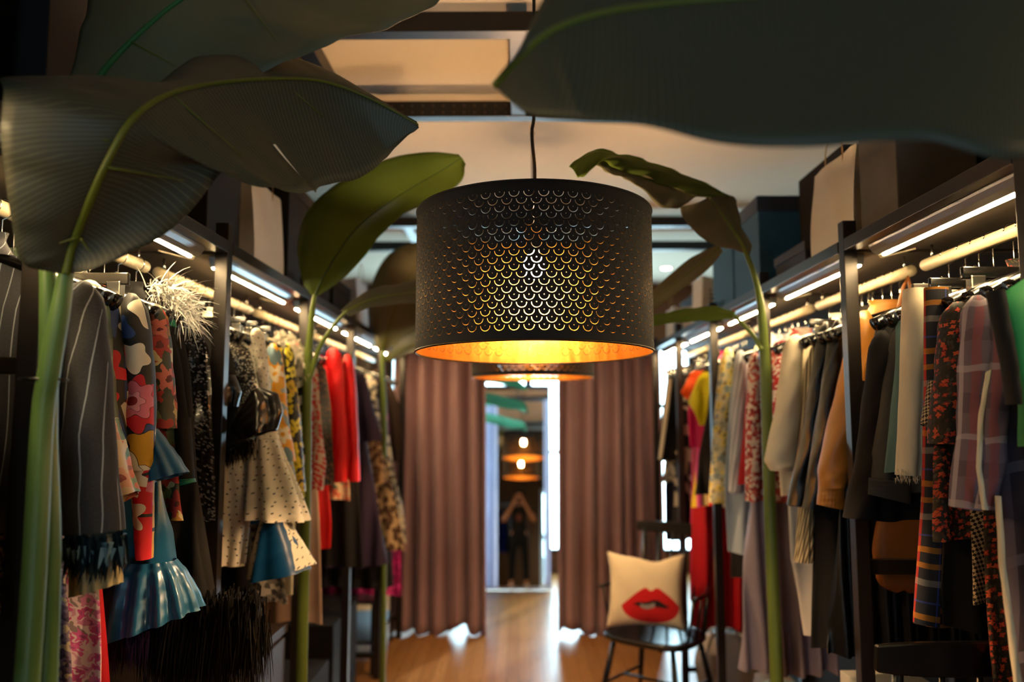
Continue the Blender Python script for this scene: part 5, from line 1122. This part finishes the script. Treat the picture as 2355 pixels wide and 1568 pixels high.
# cushion with printed lips
def cushion():
    bm = bmesh.new(); N = 36; uvl = bm.loops.layers.uv.verify(); hw, hh = 0.205, 0.195
    grid = {}
    for s_ in (1, -1):
        for j in range(N+1):
            for i in range(N+1):
                u, v = 2*i/N-1, 2*j/N-1; e = (1-u**2)*(1-v**2)
                if s_ < 0 and (i in (0, N) or j in (0, N)): grid[(s_, i, j)] = grid[(1, i, j)]; continue
                pin = 1-0.10*(1-v*v)*abs(u)**3; pv = 1-0.13*(1-u*u)*abs(v)**3
                z = v*hh*pv
                if v > 0.4: z -= 0.035*exp(-(u-0.25)**2/0.12)*(v-0.4)
                p = Vector((u*hw*pin, -s_*0.075*e**0.42+0.004*sin(7*u+5*v), z)); grid[(s_, i, j)] = bm.verts.new(p)
    for s_ in (1, -1):
        for j in range(N):
            for i in range(N):
                q = [grid[(s_, i, j)], grid[(s_, i+1, j)], grid[(s_, i+1, j+1)], grid[(s_, i, j+1)]]
                uv = [(i, j), (i+1, j), (i+1, j+1), (i, j+1)]
                if s_ < 0: q = q[::-1]; uv = uv[::-1]
                f = bm.faces.new(q); f.material_index = 0 if s_ > 0 else 1
                for l, (a, b) in zip(f.loops, uv): l[uvl].uv = (2*a/N-1, 2*b/N-1)
    g = NG('cushion_lips_print', 0.85, 0, 0.2, 0.2); u, v, _ = g.sep(g.uv())
    x = g.m('DIVIDE', g.m('SUBTRACT', u, 0.16), 0.76); y = g.m('SUBTRACT', g.m('SUBTRACT', v, -0.40), g.m('MULTIPLY', u, 0.02))
    ax = g.m('ABSOLUTE', x); x2 = g.m('MULTIPLY', x, x)
    top = g.m('SUBTRACT', g.m('MULTIPLY', g.m('SUBTRACT', 1.0, g.m('POWER', ax, 1.25)), 0.54), g.m('MULTIPLY', g.m('POWER', 2.718, g.m('MULTIPLY', x2, -60.0)), 0.16))
    bot = g.m('MULTIPLY', g.m('POWER', g.m('MAXIMUM', g.m('SUBTRACT', 1.0, x2), 0.0), 0.6), -0.50)
    lips = g.m('MULTIPLY', g.m('MULTIPLY', g.lt(y, top), g.gt(y, bot)), g.lt(ax, 1.0))
    xm = g.m('DIVIDE', x, 0.62); k = g.m('SUBTRACT', 1.0, g.m('MULTIPLY', xm, xm))
    wav = g.m('MULTIPLY', g.m('SINE', g.m('MULTIPLY', x, 9.0)), 0.03)
    mo = g.m('MULTIPLY', g.lt(y, g.m('ADD', g.m('MULTIPLY', k, 0.13), wav)), g.gt(y, g.m('ADD', g.m('MULTIPLY', k, -0.07), wav)))
    te = g.m('MULTIPLY', g.m('MULTIPLY', mo, g.lt(g.m('ABSOLUTE', g.m('ADD', x, 0.12)), 0.24)), g.lt(y, g.m('ADD', wav, 0.05)))
    c = g.mix(lips, rgb('ddc9a6'), rgb('c4161a')); c = g.mix(mo, c, rgb('241416')); c = g.mix(te, c, rgb('8a8480')); g.color(c)
    g.bump(g.noise(g.uv(), 3, 3), 0.01, 0.4)
    o = link('lips_cushion', bm, None, None, mats=[g.mat, solid('ddc9a6', 0.85)])
    return tag(o, 'cream cushion printed with big red lips on the armchair seat', 'cushion')
cu = cushion(); cu.location = (0.67, 4.33, 0.65); cu.rotation_euler = (radians(-15), radians(0), radians(-12))
# ================================================================ PHOTOGRAPHER SEEN IN THE MIRROR
SKIN = solid('c48a6a', 0.6, name='skin', mott=0.03); TEE = solid('111114', 0.85, name='black_t_shirt'); JEAN = solid('10151c', 0.85, name='dark_jeans'); HAIR = solid('1c1210', 0.7, name='dark_hair')
def skin_obj(name, V, E, mat, parent=None, root_=0, sub=2):
    me = bpy.data.meshes.new(name); me.from_pydata([v[0] for v in V], E, []); me.materials.append(mat)
    o = bpy.data.objects.new(name, me); C.objects.link(o); o.parent = parent
    md = o.modifiers.new('skin', 'SKIN'); md.use_smooth_shade = True
    for k, v in enumerate(V):
        r = v[1] if hasattr(v[1], '__len__') else (v[1], v[1]); me.skin_vertices[0].data[k].radius = r
    me.skin_vertices[0].data[root_].use_root = True
    sm = o.modifiers.new('subdivision', 'SUBSURF'); sm.levels = sub; sm.render_levels = sub
    return o
PY = -0.24
t = empty('person', (0, PY, 0)); tag(t, 'person in black t-shirt and dark jeans holding a camera to the face, in the mirror', 'person')
V = [((0, 0, 0.95), (0.15, 0.11)), ((0, 0, 1.12), (0.135, 0.10)), ((0, 0, 1.28), (0.155, 0.11)), ((0, 0.0, 1.40), (0.12, 0.09)), ((0, 0.01, 1.47), (0.055, 0.055)), ((0, 0.03, 1.55), (0.075, 0.085)), ((0, 0.035, 1.64), (0.08, 0.095)), ((0, 0.03, 1.71), (0.055, 0.065))]
E = [(k, k+1) for k in range(7)]
def chain(start, pts):
    i = start
    for p, r in pts: V.append((p, r)); E.append((i, len(V)-1)); i = len(V)-1
    return i
for sx in (-1, 1):
    e = chain(3, [((sx*0.19, 0, 1.40), 0.06), ((sx*0.27, 0.07, 1.25), 0.045), ((sx*0.285, 0.13, 1.17), 0.042), ((sx*0.19, 0.19, 1.34), 0.036), ((sx*0.10, 0.20, 1.49), 0.026), ((sx*0.085, 0.195, 1.545), (0.034, 0.02))])
    for k in range(4):
        chain(e, [((sx*(0.075-0.006*k), 0.205, 1.575-0.016*k), 0.0095), ((sx*0.05, 0.215, 1.58-0.017*k), 0.0088), ((sx*0.032, 0.20, 1.578-0.017*k), 0.008)])
    chain(e, [((sx*0.065, 0.165, 1.535), 0.0105), ((sx*0.04, 0.15, 1.525), 0.0095)])
    chain(0, [((sx*0.10, 0, 0.86), 0.085), ((sx*0.12, 0.01, 0.5), 0.058), ((sx*0.13, -0.01, 0.3), 0.055), ((sx*0.135, 0, 0.09), 0.04), ((sx*0.15, 0.11, 0.045), 0.035)])
body = skin_obj('body', V, E, SKIN, t)
V = [((0, 0, 0.84), (0.175, 0.13)), ((0, 0, 0.97), (0.17, 0.13)), ((0, 0, 1.12), (0.152, 0.118)), ((0, 0, 1.28), (0.172, 0.128)), ((0, 0, 1.40), (0.13, 0.10)), ((0, 0.005, 1.45), (0.066, 0.066))]; E = [(0, 1), (1, 2), (2, 3), (3, 4), (4, 5)]
for sx in (-1, 1): chain(4, [((sx*0.19, 0, 1.41), 0.075), ((sx*0.255, 0.05, 1.29), 0.066)])
sh = skin_obj('t_shirt', V, E, TEE, t)
bm = bmesh.new(); box(bm, -0.05, 0.05, 0.128, 0.131, 1.18, 1.30); link('chest_print', bm, solid('6a3a34', 0.8), sh, False)
V = [((0, 0, 1.02), (0.158, 0.118)), ((0, 0, 0.90), (0.15, 0.115))]; E = [(0, 1)]
for sx in (-1, 1): chain(1, [((sx*0.10, 0, 0.82), 0.098), ((sx*0.12, 0.01, 0.5), 0.07), ((sx*0.13, -0.01, 0.3), 0.065), ((sx*0.135, 0, 0.10), 0.06)])
skin_obj('jeans', V, E, JEAN, t)
bm = bmesh.new(); bmesh.ops.create_uvsphere(bm, u_segments=28, v_segments=18, radius=1.0)
for v in bm.verts:
    x, y, z = v.co; v.co = Vector((x*0.096, y*0.112+0.012-0.02*(z < 0), 1.655+z*0.098 if z > -0.3 else 1.655-0.03+z*0.05)); 
    if y > 0.35 and z < 0.45: v.co.y = 0.05
link('hair', bm, HAIR, t)
bm = bmesh.new()
for sx in (-1, 1):
    bmesh.ops.create_icosphere(bm, subdivisions=2, radius=0.011, matrix=Matrix.Translation((sx*0.03, 0.118, 1.625)))
link('eyes', bm, solid('201612', 0.2), body)
bm = bmesh.new(); tube(bm, [(0, 0.118, 1.63), (0, 0.143, 1.59), (0, 0.125, 1.575)], [0.007, 0.014, 0.008], 8); link('nose', bm, SKIN, body)
bm = bmesh.new(); tube(bm, [(-0.025, 0.112, 1.548), (0, 0.122, 1.548), (0.025, 0.112, 1.548)], [0.003, 0.007, 0.003], 8); link('mouth', bm, solid('8a4a40', 0.6), body)
for sx in (-1, 1):
    bm = bmesh.new(); tube(bm, [(sx*0.078, 0.03, 1.645), (sx*0.092, 0.02, 1.62), (sx*0.08, 0.028, 1.595)], [0.008, 0.012, 0.007], 8); link('ear', bm, SKIN, body)
    s_ = shoe('x', (0, 0, 0), 0, WHITEC); s_.name = 'sneaker'; s_.parent = t; s_.location = (sx*0.145, 0.06, 0.0); s_.rotation_euler = (0, 0, pi/2-sx*0.12)
    for k in ('label', 'category', 'group'):
        del s_[k]
t2 = tag(empty('camera', (0, PY+0.15, 1.55)), 'black camera held by the person in the mirror', 'camera')
bm = bmesh.new(); box(bm, -0.066, 0.066, 0.0, 0.045, -0.045, 0.038, 0.008); link('camera_body', bm, HPLAST, t2, False)
bm = bmesh.new(); box(bm, -0.022, 0.022, 0.0, 0.04, 0.036, 0.058, 0.006); link('viewfinder', bm, HPLAST, t2, False)
bm = bmesh.new()
rings = [[Vector((r*cos(a), y, r*sin(a))) for a in [2*pi*i/24 for i in range(24)]] for r, y in ((0.03, 0.04), (0.032, 0.05), (0.032, 0.068), (0.026, 0.072))]
ring_mesh(bm, rings, True, True, True); link('lens', bm, HPLAST, t2)
# white sofa behind the photographer, seen only in the mirror
t = tag(empty('white_armchair', (0.95, -1.9, 0)), 'white upholstered armchair behind the person in the mirror', 'armchair')
for nm, d in (('seat_cushion', (-0.3, 0.3, -0.3, 0.3, 0.15, 0.45)), ('backrest', (-0.35, 0.35, -0.45, -0.3, 0.1, 0.95)), ('armrest', (-0.42, -0.3, -0.4, 0.3, 0.1, 0.62)), ('armrest', (0.3, 0.42, -0.4, 0.3, 0.1, 0.62))):
    bm = bmesh.new(); box(bm, *d, bev=0.04); link(nm, bm, WHITEC, t)
for x in (-0.33, 0.33):
    for y in (-0.33, 0.22): bm = bmesh.new(); tube(bm, [(x, y, 0.12), (x*1.05, y*1.05, 0)], [0.02, 0.012], 8); link('leg', bm, HWOOD, t)

t = tag(empty('garment_rail', (-0.75, -2.3, 0)), 'dark freestanding garment rail behind the person in the mirror', 'clothes rack')
bm = bmesh.new(); tube(bm, [(-0.6, 0, 1.7), (0.6, 0, 1.7)], 0.014, 10); link('rail', bm, STEEL, t)
for x in (-0.6, 0.6):
    bm = bmesh.new(); tube(bm, [(x, 0, 1.7), (x, 0, 0.02)], 0.013, 10); link('upright', bm, STEEL, t)
    bm = bmesh.new(); tube(bm, [(x, -0.22, 0.015), (x, 0.22, 0.015)], 0.013, 10); link('foot', bm, STEEL, t)
for k, (x, m_, nm, lb) in enumerate(((-0.25, BLK, 'dress', 'black dress on the rail behind the person, mirror reflection'), (-0.35, solid('1838a8', 0.6), 'dress', 'vivid blue dress on the rail behind the person, mirror reflection'), (-0.45, DNAV, 'coat', 'navy coat on the rail behind the person, mirror reflection'), (-0.56, BLKW, 'coat', 'black coat on the rail behind the person, mirror reflection'), (-0.68, BEIGE, 'coat', 'beige coat on the rail behind the person, mirror reflection'))):
    O = Vector((x, -2.3, 1.7)); o = cloth_body(nm, O, 1, [(0.2, 1.53), (0.22, 1.2), (0.24, 0.7)], -2.3, m_, 0.03, k*1.7)
    o.location = O; o.rotation_euler = (0, 0, radians(80)); tag(o, lb, nm, 'clothes on the rail behind the person')
    h = hanger(x, -2.3, radians(80), 'coat', lb.split(' on the rail')[0]+' behind the person'); h.location.z = 1.7
